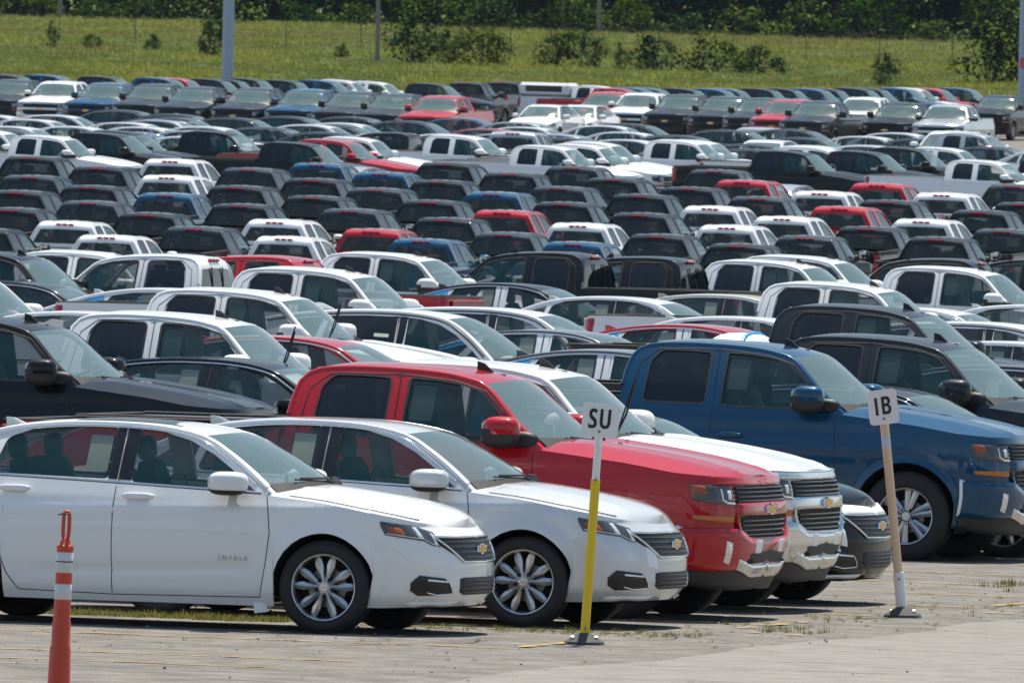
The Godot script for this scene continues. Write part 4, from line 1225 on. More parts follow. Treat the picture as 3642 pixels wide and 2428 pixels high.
func rim(h: PackedVector2Array, w: float, off := 0.002) -> MB:
	# a flat band round a window
	var m := MB.new()
	var o := Geometry2D.offset_polygon(h, w, Geometry2D.JOIN_ROUND)
	if o.is_empty(): return m
	var big: PackedVector2Array = o[0]
	var f := func(x, y): return Vector3(x, y, gz(x, y) + off)
	var c := 0.0
	for p in h: c += p.x / h.size()
	for s in [[-9.0, c], [c, 9.0]]:
		var strip := PackedVector2Array([Vector2(s[0], 0), Vector2(s[1], 0), Vector2(s[1], 3), Vector2(s[0], 3)])
		for b in Geometry2D.intersect_polygons(big, strip):
			for d in Geometry2D.clip_polygons(b, h): m.poly(d, f, Vector3.BACK)
	return m

func rounded(p: Array, r: float, k := 5) -> PackedVector2Array:
	var o := PackedVector2Array()
	var n := p.size()
	for i in n:
		var a: Vector2 = p[(i + n - 1) % n]
		var b: Vector2 = p[i]
		var c: Vector2 = p[(i + 1) % n]
		var u := (a - b)
		var w := (c - b)
		if absf(u.normalized().dot(w.normalized())) > 0.97:
			o.append(b); continue
		var rr := minf(r, minf(u.length(), w.length()) * 0.48)
		var s := b + u.normalized() * rr
		var e := b + w.normalized() * rr
		for j in k + 1:
			var t := float(j) / k
			o.append(s.lerp(b, t).lerp(b.lerp(e, t), t))
	return o

# screens that run across the car between the two ends of the roof arc
func across(pts: Array, w0: float, bow0: float, bow1: float, crown0: float, crown1: float, off := 0.0, wlo := -1.0) -> MB:
	var m := MB.new()
	var rows := []
	for i in pts.size():
		var t := float(i) / (pts.size() - 1)
		var p: Vector2 = pts[i]
		var z := gz(p.x, p.y)
		var r := PackedVector3Array()
		for j in 17:
			var w := lerpf(wlo if wlo > -1.0 else -1.0, 1.0, j / 16.0)
			var zz: float = w * (z - w0)
			if wlo > -1.0: zz = lerpf(z - w0, z, j / 16.0)
			var u := zz / z
			r.append(Vector3(p.x + lerpf(bow0, bow1, t) * (1.0 - u * u), p.y + lerpf(crown0, crown1, t) * (1.0 - u * u), zz))
		rows.append(r)
	m.grid(rows, Vector3(0.0, 0.6, 0))
	if off != 0.0:
		for i in m.v.size(): m.v[i] += m.n[i] * off
	return m

func arc_part(a: float, b: float) -> Array:
	# points of the arc from fraction a to b of its length
	var d := arc_dense()
	var l := [0.0]
	for i in d.size() - 1: l.append(l[-1] + d[i].distance_to(d[i + 1]))
	var o := []
	var n := 14
	for i in n + 1:
		var s: float = lerpf(a, b, float(i) / n) * l[-1]
		var k := 0
		while k < d.size() - 2 and l[k + 1] < s: k += 1
		o.append(d[k].lerp(d[k + 1], clampf((s - l[k]) / maxf(l[k + 1] - l[k], 1e-6), 0.0, 1.0)))
	return o
func arc_at(x: float, front: bool) -> float:
	# fraction of the arc's length where it passes x, from the front or from the rear end
	var d := arc_dense()
	var l := [0.0]
	for i in d.size() - 1: l.append(l[-1] + d[i].distance_to(d[i + 1]))
	if front:
		for i in d.size(): if d[i].x <= x: return l[i] / l[-1]
	for i in range(d.size() - 1, -1, -1): if d[i].x >= x: return l[i] / l[-1]
	return 0.5

# ---- parts of a vehicle ----
func part(parent: Node3D, called: String, what, m: Material, at := Vector3.ZERO) -> MeshInstance3D:
	var o := MeshInstance3D.new()
	o.name = called
	o.mesh = what.mesh() if what is MB else what
	o.material_override = m
	o.position = at
	parent.add_child(o, true)
	return o

func both(parent: Node3D, called: String, mb: MB, m: Material) -> Array:
	return [part(parent, called, mb, m), part(parent, called, mb.flipped(), m)]

func joined(a: Array) -> MB:
	var m := MB.new()
	for x in a: m.add(x)
	return m
func two(mb: MB) -> MB:
	mb.mirror()
	return mb

func hood_shell(yc: Array, q_back: float, dome: float, flat := false) -> MB:
	var m := MB.new()
	var rows := []
	var qs := PackedFloat32Array()
	for i in 25: qs.append(lerpf(q_back, 1.0, i / 24.0))
	for i in 30: qs.append(1.0 - (i + 1) / 30.0)
	for q in qs:
		var x := plan_x(q)
		var e := surf(q, ln(B.ytop, x))
		var yy := cv(yc, e.x)
		var r := PackedVector3Array()
		for j in 15:
			var w := j / 14.0
			var z := e.z * (1.0 - w)
			var y := lerpf(e.y, maxf(yy, e.y), smoothstep(-0.12, 0.42, w) * 1.06 - 0.06 if flat else sin(pow(w, 0.85) * PI * 0.5))
			if j == 0: y = e.y
			y += dome * exp(-pow((z - 0.42) / 0.05, 2.0)) * smoothstep(0.55, 0.8, e.z)
			r.append(Vector3(e.x, y, z))
		rows.append(r)
	m.grid(rows, Vector3(1.2, 0.4, 0))
	return two(m)

func roof_rail(r: float, a: float, b: float) -> MB:
	# the rounded edge between roof and sides
	var m := MB.new()
	var l := []
	for part_ in [[a, (a + b) * 0.5], [(a + b) * 0.5, b]]:
		for p in arc_part(part_[0], part_[1]):
			var q := Vector3(p.x, p.y - r * 0.45, gz(p.x, p.y) - r * 0.62)
			if l.is_empty() or l[-1].distance_to(q) > 0.001: l.append(q)
	m.tube(l, r, 12)
	return two(m)

func wells() -> MB:
	var m := MB.new()
	for w in B.wheels:
		var rows := []
		for i in 19:
			var a := -0.35 + (PI + 0.7) * i / 18.0
			var r := PackedVector3Array()
			var x: float = w.x + (w.z + 0.004) * cos(a)
			var y: float = maxf(w.y + (w.z + 0.004) * sin(a), 0.25)
			for z in [zside(x, clampf(y, 0.3, 1.0)) - 0.012, 0.62, 0.45]: r.append(Vector3(x, y, z))
			rows.append(r)
		m.grid(rows, Vector3(w.x, w.y, 0.6), true)
		var d := PackedVector3Array()
		for i in 18:
			var a := -0.35 + (PI + 0.7) * i / 18.0
			var b := -0.35 + (PI + 0.7) * (i + 1) / 18.0
			m.flat(Vector3(w.x, w.y, 0.5), Vector3(w.x + (w.z + 0.02) * cos(a), maxf(0.25, w.y + (w.z + 0.02) * sin(a)), 0.5), Vector3(w.x + (w.z + 0.02) * cos(b), maxf(0.25, w.y + (w.z + 0.02) * sin(b)), 0.5), Vector3.BACK)
	m.mirror()
	# underside
	var x0: float = B.rear[0] - B.rear[1] * 0.8
	var x1: float = B.front[0] + B.front[1] * 0.7
	m.quad(Vector3(x0, B.under, -0.7), Vector3(x1, B.under, -0.7), Vector3(x1, B.under, 0.7), Vector3(x0, B.under, 0.7), Vector3.DOWN)
	return m

func wheel(r: float, w: float, rim_r: float, style: int, full: bool) -> Node3D:
	# stands with its outer face towards +z
	var o := Node3D.new()
	o.name = "wheel"
	var t := MB.new()
	var h := w * 0.5
	var k := 40 if full else 18
	t.lathe([Vector2(rim_r - 0.01, h * 0.60), Vector2(rim_r + 0.008, h * 0.86), Vector2(rim_r + 0.03, h * 0.95), Vector2((r + rim_r) * 0.5, h * 1.0), Vector2(r - 0.035, h * 0.93), Vector2(r - 0.008, h * 0.80), Vector2(r, h * 0.62), Vector2(r, -h * 0.62), Vector2(r - 0.012, -h * 0.85), Vector2((r + rim_r) * 0.5, -h), Vector2(rim_r, -h * 0.8)], Vector3.ZERO, Vector3.BACK, k, 0.5)
	if full:
		for i in 60:   # tread blocks at the shoulder
			var a := TAU * i / 60.0
			t.box(Vector3(cos(a), sin(a), 0) * (r - 0.010) + Vector3(0, 0, h * 0.66), Vector3(0.010, 0.018, h * 0.30), 0.003, Basis(Vector3.BACK, a + 0.2))
		for zz in [-0.3, 0.0, 0.3]:
			t.lathe([Vector2(r + 0.004, h * (zz - 0.10)), Vector2(r + 0.004, h * (zz + 0.10))], Vector3.ZERO, Vector3.BACK, k)
	part(o, "tyre", t, M.rubber)
	var a := MB.new()
	a.lathe([Vector2(rim_r - 0.013, h * 0.66), Vector2(rim_r - 0.004, h * 0.90), Vector2(rim_r + 0.004, h * 0.93), Vector2(rim_r + 0.008, h * 0.86)], Vector3.ZERO, Vector3.BACK, k, 0.75)
	var spokes := 10 if style == 0 else 12
	var zo := h * (0.70 if style == 0 else 0.62)
	if full or true:
		for i in spokes:
			var ang := TAU * (i / 2) / (spokes / 2) + (1.0 if i % 2 else -1.0) * (TAU / spokes) * (0.43 if style == 0 else 0.32) + 0.31
			var bs := Basis(Vector3.BACK, ang)
			var prof := [[0.04, 0.015], [rim_r * 0.40, 0.016], [rim_r * 0.68, 0.030], [rim_r * 0.88, 0.024], [rim_r - 0.008, 0.013]] if style == 0 else [[0.05, 0.020], [rim_r * 0.45, 0.022], [rim_r * 0.7, 0.025], [rim_r * 0.86, 0.028], [rim_r - 0.008, 0.032]]
			for s in prof.size() - 1:
				var p: Array = prof[s]
				var q: Array = prof[s + 1]
				var z0: float = zo - 0.010 * absf(p[0] / rim_r - 0.45)
				var z1: float = zo - 0.010 * absf(q[0] / rim_r - 0.45)
				var c0 := Vector3(p[0], 0, z0 + 0.008)
				var c1 := Vector3(q[0], 0, z1 + 0.008)
				for sd in [-1.0, 1.0]:
					var e0 := Vector3(p[0], sd * p[1], z0 - 0.006)
					var e1 := Vector3(q[0], sd * q[1], z1 - 0.006)
					a.quad(bs * c0, bs * c1, bs * e1, bs * e0, bs * Vector3(0, sd * 0.4, 1))
					a.quad(bs * e0, bs * e1, bs * (e1 - Vector3(0, 0, 0.035)), bs * (e0 - Vector3(0, 0, 0.035)), bs * Vector3(0, sd, 0))
		a.lathe([Vector2(0.0, zo + 0.006), Vector2(0.042, zo + 0.004), Vector2(0.05, zo - 0.012), Vector2(0.055, zo - 0.045)], Vector3.ZERO, Vector3.BACK, 20)
	part(o, "rim", a, M.alloy)
	var d := MB.new()
	d.lathe([Vector2(rim_r - 0.012, h * 0.66), Vector2(rim_r - 0.018, h * 0.5), Vector2(rim_r - 0.03, -h * 0.2), Vector2(0.0, -h * 0.2)], Vector3.ZERO, Vector3.BACK, 24)
	if full:
		for i in 5:
			var an := TAU * i / 5.0 + 0.94
			d.lathe([Vector2(0.0, zo + 0.004), Vector2(0.013, zo + 0.003), Vector2(0.013, zo - 0.02)], Vector3(cos(an), sin(an), 0) * 0.066, Vector3.BACK, 8)
		var br := MB.new()
		br.lathe([Vector2(0.148, -h * 0.1), Vector2(0.145, 0.0), Vector2(0.075, 0.0)], Vector3.ZERO, Vector3.BACK, 28)
		part(o, "brake_disc", br, M.steel)
		var cap := MB.new()
		cap.lathe([Vector2(0.0, zo + 0.012), Vector2(0.027, zo + 0.011), Vector2(0.031, zo + 0.004)], Vector3.ZERO, Vector3.BACK, 16)
		var cn := part(o, "hub_cap", cap, M.alloy_light)
		part(o, "wheel_well_shade" if false else "brake_backing", d, M.dark)
		var em := MB.new()
		em.prism(bowtie(0.034, 0.012), Transform3D(Basis.IDENTITY, Vector3(0, 0, zo + 0.0115)), 0.002)
		part(o, "hub_emblem", em, M.gold)
	else:
		part(o, "wheel_disc", d, M.dark)
	return o

func bowtie(w: float, h: float) -> PackedVector2Array:
	var a := w * 0.5
	var b := h * 0.5
	var s := h * 0.18
	return PackedVector2Array([Vector2(-a + s, b * 0.62), Vector2(-a * 0.34, b * 0.62), Vector2(-a * 0.30, b), Vector2(a * 0.36, b), Vector2(a * 0.34, b * 0.62), Vector2(a + s, b * 0.62), Vector2(a - s * 1.2, -b * 0.62), Vector2(a * 0.30, -b * 0.62), Vector2(a * 0.26, -b), Vector2(-a * 0.40, -b), Vector2(-a * 0.38, -b * 0.62), Vector2(-a - s, -b * 0.62)])

func wheels(o: Node3D, r: float, w: float, rim_r: float, style: int, full: bool, track: float) -> void:
	for k in B.wheels:
		for s in [1.0, -1.0]:
			var n := wheel(r, w, rim_r, style, full)
			n.position = Vector3(k.x, r - 0.008, track * s)
			if s < 0.0: n.rotation.y = PI
			if s < 0.0: n.rotation.z = 0.4
			o.add_child(n, true)

func seat_shape(x: float, y: float, z: float, wide: float, head: bool) -> MB:
	var m := MB.new()
	m.blob(Vector3(x + 0.18, y + 0.06, z), Vector3(0.27, 0.10, wide), 3.0, 4.0, 6)
	m.blob(Vector3(x - 0.14, y + 0.36, z), Vector3(0.09, 0.36, wide * 0.96), 3.5, 4.0, 6, Basis(Vector3.BACK, 0.22))
	if head:
		m.blob(Vector3(x - 0.24, y + 0.78, z), Vector3(0.055, 0.095, 0.13), 3.0, 3.5, 5, Basis(Vector3.BACK, 0.12))
		for s in [-0.05, 0.05]: m.tube([Vector3(x - 0.2, y + 0.62, z + s), Vector3(x - 0.23, y + 0.74, z + s)], 0.007, 4)
	return m

func cabin(o: Node3D, full: bool, sx: float, rx: float, y: float, dash_x: float, dash_y: float, wide: float) -> void:
	# dark trim inside, seats, dashboard and steering wheel
	var t := MB.new()
	var x0 := rx - 0.45
	t.quad(Vector3(x0, y - 0.22, -wide), Vector3(dash_x + 0.3, y - 0.22, -wide), Vector3(dash_x + 0.3, y - 0.22, wide), Vector3(x0, y - 0.22, wide), Vector3.UP)
	for s in [-1.0, 1.0]:
		var rows := []
		for i in 9:
			var x := lerpf(x0, dash_x + 0.2, i / 8.0)
			var r := PackedVector3Array()
			for j in 6:
				var yy := lerpf(y - 0.22, ln(B.ytop, x) - 0.03, j / 5.0)
				r.append(Vector3(x, yy, s * (zside(x, maxf(yy, 0.4)) - 0.07 - 0.03 * sin(j * 0.9))))
			rows.append(r)
		t.grid(rows, Vector3(0, y, 0), true)
		# inside of the pillars
	t.quad(Vector3(x0, y - 0.22, -wide), Vector3(x0, y - 0.22, wide), Vector3(x0, ln(B.ytop, B.gx[0]) - 0.02, wide), Vector3(x0, ln(B.ytop, B.gx[0]) - 0.02, -wide), Vector3.RIGHT)
	part(o, "door_trim", t, M.trim)
	var roof := across(arc_part(arc_at(B.xh, true), arc_at(B.xr, false)), 0.03, -0.06, 0.06, B.crown - 0.03, B.crown - 0.03)
	for i in roof.v.size():
		roof.v[i].y -= 0.03; roof.n[i] = -roof.n[i]
	var rm := MB.new()
	rm.v = roof.v; rm.n = roof.n; rm.uv = roof.uv
	for i in range(0, roof.ix.size(), 3): rm.tri(roof.ix[i], roof.ix[i + 1], roof.ix[i + 2])
	part(o, "headliner", rm, M.liner)
	if full:
		for s in [-0.38, 0.38]: part(o, "seat", seat_shape(sx, y, s, 0.25, true), M.seat)
		part(o, "rear_bench", joined([seat_shape(rx, y, 0.0, 0.62, false), seat_shape(rx, y, 0.42, 0.2, true), seat_shape(rx, y, -0.42, 0.2, true)]), M.seat)
	else:
		part(o, "seats", joined([seat_shape(sx, y, 0.38, 0.25, true), seat_shape(sx, y, -0.38, 0.25, true), seat_shape(rx, y, 0.0, 0.62, true)]), M.seat)
	var d := MB.new()
	d.blob(Vector3(dash_x + 0.12, dash_y - 0.16, 0), Vector3(0.26, 0.17, wide), 3.0, 5.0, 8)
	var st := MB.new()
	var ring := []
	var tb := Transform3D(Basis(Vector3.BACK, -0.42), Vector3(dash_x - 0.26, dash_y - 0.08, -0.38))
	for i in 17: ring.append(tb * Vector3(0, cos(TAU * i / 16.0) * 0.185, sin(TAU * i / 16.0) * 0.185))
	st.tube(ring, 0.016, 5)
	st.tube([tb * Vector3(0, 0, -0.17), tb * Vector3(0, 0, 0.17)], 0.018, 4)
	st.tube([tb * Vector3(0, 0, 0), tb * Vector3(0.3, -0.05, 0)], 0.03, 5)
	if full:
		part(o, "dashboard", d, M.trim)
		part(o, "steering_wheel", st, M.trim)
	else:
		d.add(st)
		part(o, "dashboard", d, M.trim)

func mirror_unit(parent: Node3D, at: Vector3, size: Vector3, cap: Material, low: Material, flip: bool) -> void:
	var c := MB.new()
	c.blob(at + Vector3(0, 0, size.z * 0.5 + 0.07), size * 0.5, 3.2, 3.0, 10, Basis(Vector3.UP, 0.18), -0.05 if size.y > 0.2 else -0.5, 1.0)
	var l := MB.new()
	l.blob(at + Vector3(-0.008, -0.004, size.z * 0.5 + 0.07), size * Vector3(0.5, 0.53, 0.495), 3.2, 3.0, 10, Basis(Vector3.UP, 0.18), -1.0, 0.08 if size.y > 0.2 else -0.4)
	if size.y > 0.2: l.blob(at + Vector3(0.10, -0.07, -0.01), Vector3(0.14, 0.075, 0.07), 2.6, 2.6, 7)
	l.tube([at + Vector3(0.02, -size.y * 0.42, -0.03), at + Vector3(0.01, -size.y * 0.36, 0.06), at + Vector3(0.0, -size.y * 0.30, size.z * 0.5)], size.y * 0.20, 7, 0.7)
	var g := MB.new()
	g.box(at + Vector3(-size.x * 0.5 + 0.02, 0.0, size.z * 0.5 + 0.07), Vector3(0.05, size.y * 0.72, size.z * 0.74), 0.02, Basis(Vector3.UP, 0.18))
	var h := Node3D.new()
	h.name = "mirror"
	parent.add_child(h, true)
	part(h, "mirror_cap", c.flipped() if flip else c, cap)
	part(h, "mirror_arm", l.flipped() if flip else l, low)
	part(h, "mirror_glass", g.flipped() if flip else g, M.mirror)

func handle(x: float, y: float, w: float, m: Material, parent: Node3D, flip: bool) -> void:
	var h := MB.new()
	var z := zside(x, y)
	h.blob(Vector3(x, y, z + 0.024), Vector3(w * 0.5, 0.024, 0.017), 2.6, 3.4, 7)
	h.blob(Vector3(x, y - 0.004, z - 0.003), Vector3(w * 0.40, 0.032, 0.006), 2.2, 2.4, 6)
	part(parent, "handle", h.flipped() if flip else h, m)

func wiper(m: MB, a: Vector3, b: Vector3, n: Vector3) -> void:
	m.tube([a, a.lerp(b, 0.45) + n * 0.035, b + n * 0.02], 0.009, 5)
	m.tube([a.lerp(b, 0.15) + n * 0.012, b + (b - a) * 0.12 + n * 0.006], 0.007, 4)

# ---- the pickup truck: four doors (short rear ones) and an open bed ----
func spec_pickup() -> void:
	B = {
		"front": [2.40, 0.45, 3.2, 0.985], "rear": [-2.86, 0.18, 6.0, 0.985], "plan": V([-2.86, 0.985, -2.0, 0.99, 0.0, 1.0, 1.9, 1.0, 2.40, 0.985]),
		"wy": V([0.2, 0.93, 0.4, 0.965, 0.6, 0.985, 0.8, 1.0, 1.0, 0.995, 1.15, 0.975, 1.30, 0.935, 1.4, 0.93]),
		"lean_f": V([0.2, -0.14, 0.4, -0.05, 0.6, 0.0, 0.8, 0.0, 0.95, -0.015, 1.08, -0.06]), "lean_r": V([0.3, 0.06, 0.6, 0.0, 1.37, 0.02]),
		"ytop": V([-3.2, 1.37, -0.782, 1.37, -0.778, 1.30, 0.9, 1.29, 1.30, 1.268, 2.0, 1.19, 2.4, 1.132, 2.85, 1.10]),
		"ybot": V([-3.2, 0.50, -2.6, 0.44, -1.3, 0.40, 1.2, 0.40, 2.28, 0.40, 2.4, 0.30, 2.8, 0.26]),
		"wheels": [Vector3(1.92, 0.40, 0.465), Vector3(-1.725, 0.40, 0.465)], "flare": 0.028, "flare_w": 0.085,
		"lines": [[0.95, 0.97, -2.9, 2.25, 0.022, 0.014], [1.12, 1.12, -2.9, 2.2, 0.06, -0.010], [0.62, 0.62, -1.25, 1.25, 0.035, -0.016]],
		"gin": 0.47, "gcurve": 0.15, "gx": [-0.776, 1.30], "gfx": 0.8, "gfront": 0.02,
		"arc": V([1.31, 1.28, 1.06, 1.48, 0.80, 1.725, 0.62, 1.79, 0.35, 1.83, -0.1, 1.85, -0.4, 1.845, -0.58, 1.82, -0.675, 1.75, -0.715, 1.62, -0.755, 1.30]),
		"cuts": [1.25, 0.11, -0.62], "step": -0.78, "under": 0.42, "xh": 0.80, "xr": -0.66, "crown": 0.03,
	}

func make_pickup(full: bool) -> Node3D:
	spec_pickup()
	var o := Node3D.new()
	o.name = "pickup_truck"
	var wf := rounded(V([0.185, 1.325, 1.12, 1.315, 1.06, 1.40, 0.90, 1.565, 0.76, 1.685, 0.62, 1.735, 0.40, 1.765, 0.185, 1.775]), 0.03)
	var wr := rounded(V([-0.53, 1.345, 0.03, 1.335, 0.03, 1.775, -0.20, 1.785, -0.42, 1.785, -0.505, 1.69]), 0.04)
	var q0 := qx(1.25)
	var q1 := qx(0.11)
	var q2 := qx(-0.62)
	# shell
	var roof := across(arc_part(arc_at(0.80, true), arc_at(-0.66, false)), 0.0, 0.10, -0.02, B.crown, B.crown)
	for i in roof.v.size():
		var p := roof.v[i]
		roof.v[i].y += 0.008 * cos(p.z * 24.0) * (1.0 - smoothstep(0.40, 0.52, absf(p.z))) * smoothstep(-0.66, -0.4, p.x) * (1.0 - smoothstep(0.45, 0.75, p.x))
	var pil := two(across(arc_part(0.0, arc_at(0.80, true)), 0.055, 0.24, 0.10, -0.02, B.crown, 0.0, 1.0))
	var back_t := arc_part(arc_at(-0.66, false), 1.0)
	var backp := two(across(back_t, 0.13, -0.02, -0.03, B.crown, 0.0, 0.0, 1.0))
	var bt := across(arc_part(arc_at(-0.66, false), lerpf(arc_at(-0.66, false), 1.0, 0.24)), 0.12, -0.02, -0.02, B.crown, B.crown * 0.7)
	var bb := MB.new()
	bb.quad(Vector3(-0.79, 0.82, -0.92), Vector3(-0.79, 0.82, 0.92), Vector3(-0.785, 1.33, 0.92), Vector3(-0.785, 1.33, -0.92), Vector3.LEFT)
	var bed := MB.new()
	for s in [-1.0, 1.0]:
		bed.quad(Vector3(-0.84, 1.36, s * 0.84), Vector3(-2.96, 1.36, s * 0.84), Vector3(-2.96, 0.86, s * 0.82), Vector3(-0.84, 0.86, s * 0.82), Vector3(0, 0, -s))
		bed.box(Vector3(-1.73, 0.98, s * 0.70), Vector3(0.95, 0.26, 0.24), 0.03)
	bed.quad(Vector3(-0.84, 0.86, -0.84), Vector3(-0.84, 0.86, 0.84), Vector3(-0.84, 1.36, 0.84), Vector3(-0.84, 1.36, -0.84), Vector3.LEFT)
	bed.quad(Vector3(-0.80, 0.86, -0.9), Vector3(-0.80, 0.86, 0.9), Vector3(-0.80, 1.365, 0.9), Vector3(-0.80, 1.365, -0.9), Vector3.RIGHT)
	bed.quad(Vector3(-2.96, 0.86, -0.84), Vector3(-2.96, 0.86, 0.84), Vector3(-2.96, 1.355, 0.84), Vector3(-2.96, 1.355, -0.84), Vector3.RIGHT)
	var fl := MB.new()
	fl.quad(Vector3(-0.84, 0.865, -0.84), Vector3(-2.96, 0.865, -0.84), Vector3(-2.96, 0.865, 0.84), Vector3(-0.84, 0.865, 0.84), Vector3.UP)
	var shell := [two(skirt(0.0, q0)), two(skirt(q2, 3.0)), roof, pil, backp, bt, bb, bed, roof_rail(0.026, 0.03, 0.93)]
	var df := joined([skirt(q0, q1), frame(side_region(0.11, 1.4), [wf])])
	var dr := joined([skirt(q1, q2), frame(side_region(-0.9, 0.11), [wr])])
	var yc := V([1.2, 1.335, 1.5, 1.335, 1.8, 1.305, 2.12, 1.262, 2.4, 1.215, 2.6, 1.172, 2.74, 1.132, 2.82, 1.105])
	var hd := hood_shell(yc, qx(1.31), 0.016, true)
	var g_front := pane(wf)
	var g_rear := pane(wr)
	if full:
		part(o, "body", joined(shell), M.paint)
		part(o, "hood", hd, M.paint)
		for f in [false, true]:
			var d := part(o, "front_door", df.flipped() if f else df, M.paint)
			part(d, "window", g_front.flipped() if f else g_front, M.glass)
			var tr := joined([rim(wf, 0.016), seam([Vector2(0.185, 1.335), Vector2(0.19, 1.77)], 0.008)])
			part(d, "window_trim", tr.flipped() if f else tr, M.black)
			handle(0.30, 1.06, 0.24, M.paint, d, f)
			mirror_unit(d, Vector3(1.03, 1.40, gz(1.03, 1.36) - 0.02), Vector3(0.29, 0.235, 0.26), M.paint, M.black, f)
			var e := part(o, "rear_door", dr.flipped() if f else dr, M.paint)
			part(e, "window", g_rear.flipped() if f else g_rear, M.tint)
			var t2 := rim(wr, 0.016)
			part(e, "window_trim", t2.flipped() if f else t2, M.black)
			handle(-0.46, 1.06, 0.22, M.paint, e, f)
			var sm := ([seam([Vector2(0.11, 0.42), Vector2(0.11, 1.29), Vector2(0.105, 1.80)]), seam([Vector2(1.25, 0.42), Vector2(1.26, 0.8), Vector2(1.25, 1.24)]), seam([Vector2(-0.62, 0.42), Vector2(-0.64, 0.8), Vector2(-0.66, 1.3), Vector2(-0.60, 1.68), Vector2(-0.45, 1.80), Vector2(0.10, 1.81)]),
				seam([Vector2(0.11, 1.81), Vector2(0.55, 1.765), Vector2(0.80, 1.695), Vector2(1.02, 1.49), Vector2(1.22, 1.30)]), seam([Vector2(-0.775, 0.45), Vector2(-0.775, 1.29)], 0.012)])
			for g in sm: part(o, "door_gap", g.flipped() if f else g, M.black)
	else:
		part(o, "body", joined(shell + [hd, two(joined([df, dr]))]), M.paint)
		for f in [false, true]:
			part(o, "side_window", g_front.flipped() if f else g_front, M.glass)
			part(o, "side_window", g_rear.flipped() if f else g_rear, M.tint)
			mirror_unit(o, Vector3(1.03, 1.40, gz(1.03, 1.36) - 0.02), Vector3(0.29, 0.235, 0.26), M.paint, M.black, f)
	part(o, "bed_floor", fl, M.black)
	var rl := MB.new()
	for s in [-1.0, 1.0]:
		rl.box(Vector3(-1.90, 1.374, s * 0.878), Vector3(2.16, 0.02, 0.085), 0.006)
	rl.box(Vector3(-2.99, 1.368, 0), Vector3(0.08, 0.02, 1.62), 0.006)
	part(o, "bed_rail", rl, M.black)
	var ws := across(arc_part(0.01, arc_at(0.80, true)), 0.05, 0.24, 0.10, -0.015, B.crown)
	part(o, "windshield", ws, M.screen)
	var cowl := across(arc_part(0.0, 0.045), 0.05, 0.25, 0.24, -0.02, -0.012, 0.012)
	part(o, "cowl", cowl, M.black)
	var a0 := arc_at(-0.66, false)
	var rw := across(arc_part(lerpf(a0, 1.0, 0.23), lerpf(a0, 1.0, 0.985)), 0.125, -0.015, -0.025, B.crown * 0.7, 0.0)
	part(o, "rear_window", rw, M.tint_rear)
	if full:
		for s in [-0.24, 0.24]:
			var rt := MB.new()
			rt.tube([Vector3(-0.735, 1.72, s), Vector3(-0.775, 1.34, s)], 0.010, 4)
			part(o, "rear_window_divider", rt, M.black)
	var bl := MB.new()
	for k in 3: bl.box(Vector3(-0.688, 1.812, (k - 1) * 0.15), Vector3(0.04, 0.045, 0.13), 0.012, Basis(Vector3.BACK, 0.5))
	part(o, "brake_light", bl, M.red_lens)
	# front
	var qg := qz(0.69)
	var up := two(patch([[0.0, 0.905, 1.035], [qg * 0.5, 0.905, 1.035], [qg, 0.90, 1.03]], 0.004))
	var lo := two(patch([[0.0, 0.64, 0.815], [qg * 0.5, 0.64, 0.815], [qg * 0.86, 0.645, 0.81], [qg, 0.76, 0.81]], 0.004))
	var bars := MB.new()
	for y in [0.922, 0.952, 0.984, 1.015, 0.665, 0.70, 0.737, 0.772]:
		bars.add(path_on([Vector2(0.0, y), Vector2(qg * 0.5, y), Vector2(qg * (0.97 if y > 0.9 else 0.88), y)], 0.012, 0.0085, 6))
	for i in 9:
		var z := 0.07 * (i + 0.5)
		bars.add(path_on([Vector2(qz(z), 0.91), Vector2(qz(z), 1.03)], 0.010, 0.004, 4))
		bars.add(path_on([Vector2(qz(z * 0.93), 0.645), Vector2(qz(z * 0.93), 0.81)], 0.010, 0.004, 4))
	bars.mirror()
	var mid := two(patch([[0.0, 0.812, 0.908], [qg * 0.5, 0.815, 0.905], [qg, 0.818, 0.902]], 0.035))
	var lip := two(patch([[0.0, 1.034, 1.096], [qg * 0.5, 1.034, 1.097], [qz(0.90), 1.045, 1.112]], 0.020))
	var lip2 := two(joined([patch([[0.0, 0.615, 0.642], [qg * 0.5, 0.615, 0.642], [qg * 0.9, 0.63, 0.655]], 0.03), path_on([Vector2(qg * 0.88, 0.63), Vector2(qg * 0.99, 0.75), Vector2(qg, 0.81)], 0.014, 0.018)]))
	var gr := part(o, "grille", joined([up, lo]), M.black)
	part(gr, "grille_bars", bars, M.black_gloss)
	part(gr, "grille_band", joined([mid, lip, lip2]), M.bright)
	var em := MB.new()
	var ef := surf(0.0, 0.858)
	em.prism(bowtie(0.25, 0.088), Transform3D(Basis(Vector3.FORWARD, Vector3.UP, Vector3.RIGHT), ef + Vector3(0.033, 0, 0)), 0.02)
	var eg := MB.new()
	eg.prism(bowtie(0.222, 0.066), Transform3D(Basis(Vector3.FORWARD, Vector3.UP, Vector3.RIGHT), ef + Vector3(0.05, 0, 0)), 0.007)
	part(gr, "emblem_rim", em, M.chrome)
	part(gr, "emblem", eg, M.gold)
	var qh := qx(2.53)
	var hs := [[qg + 0.004, 0.885, 1.032], [qz(0.85), 0.895, 1.038], [qh, 0.93, 1.05]]
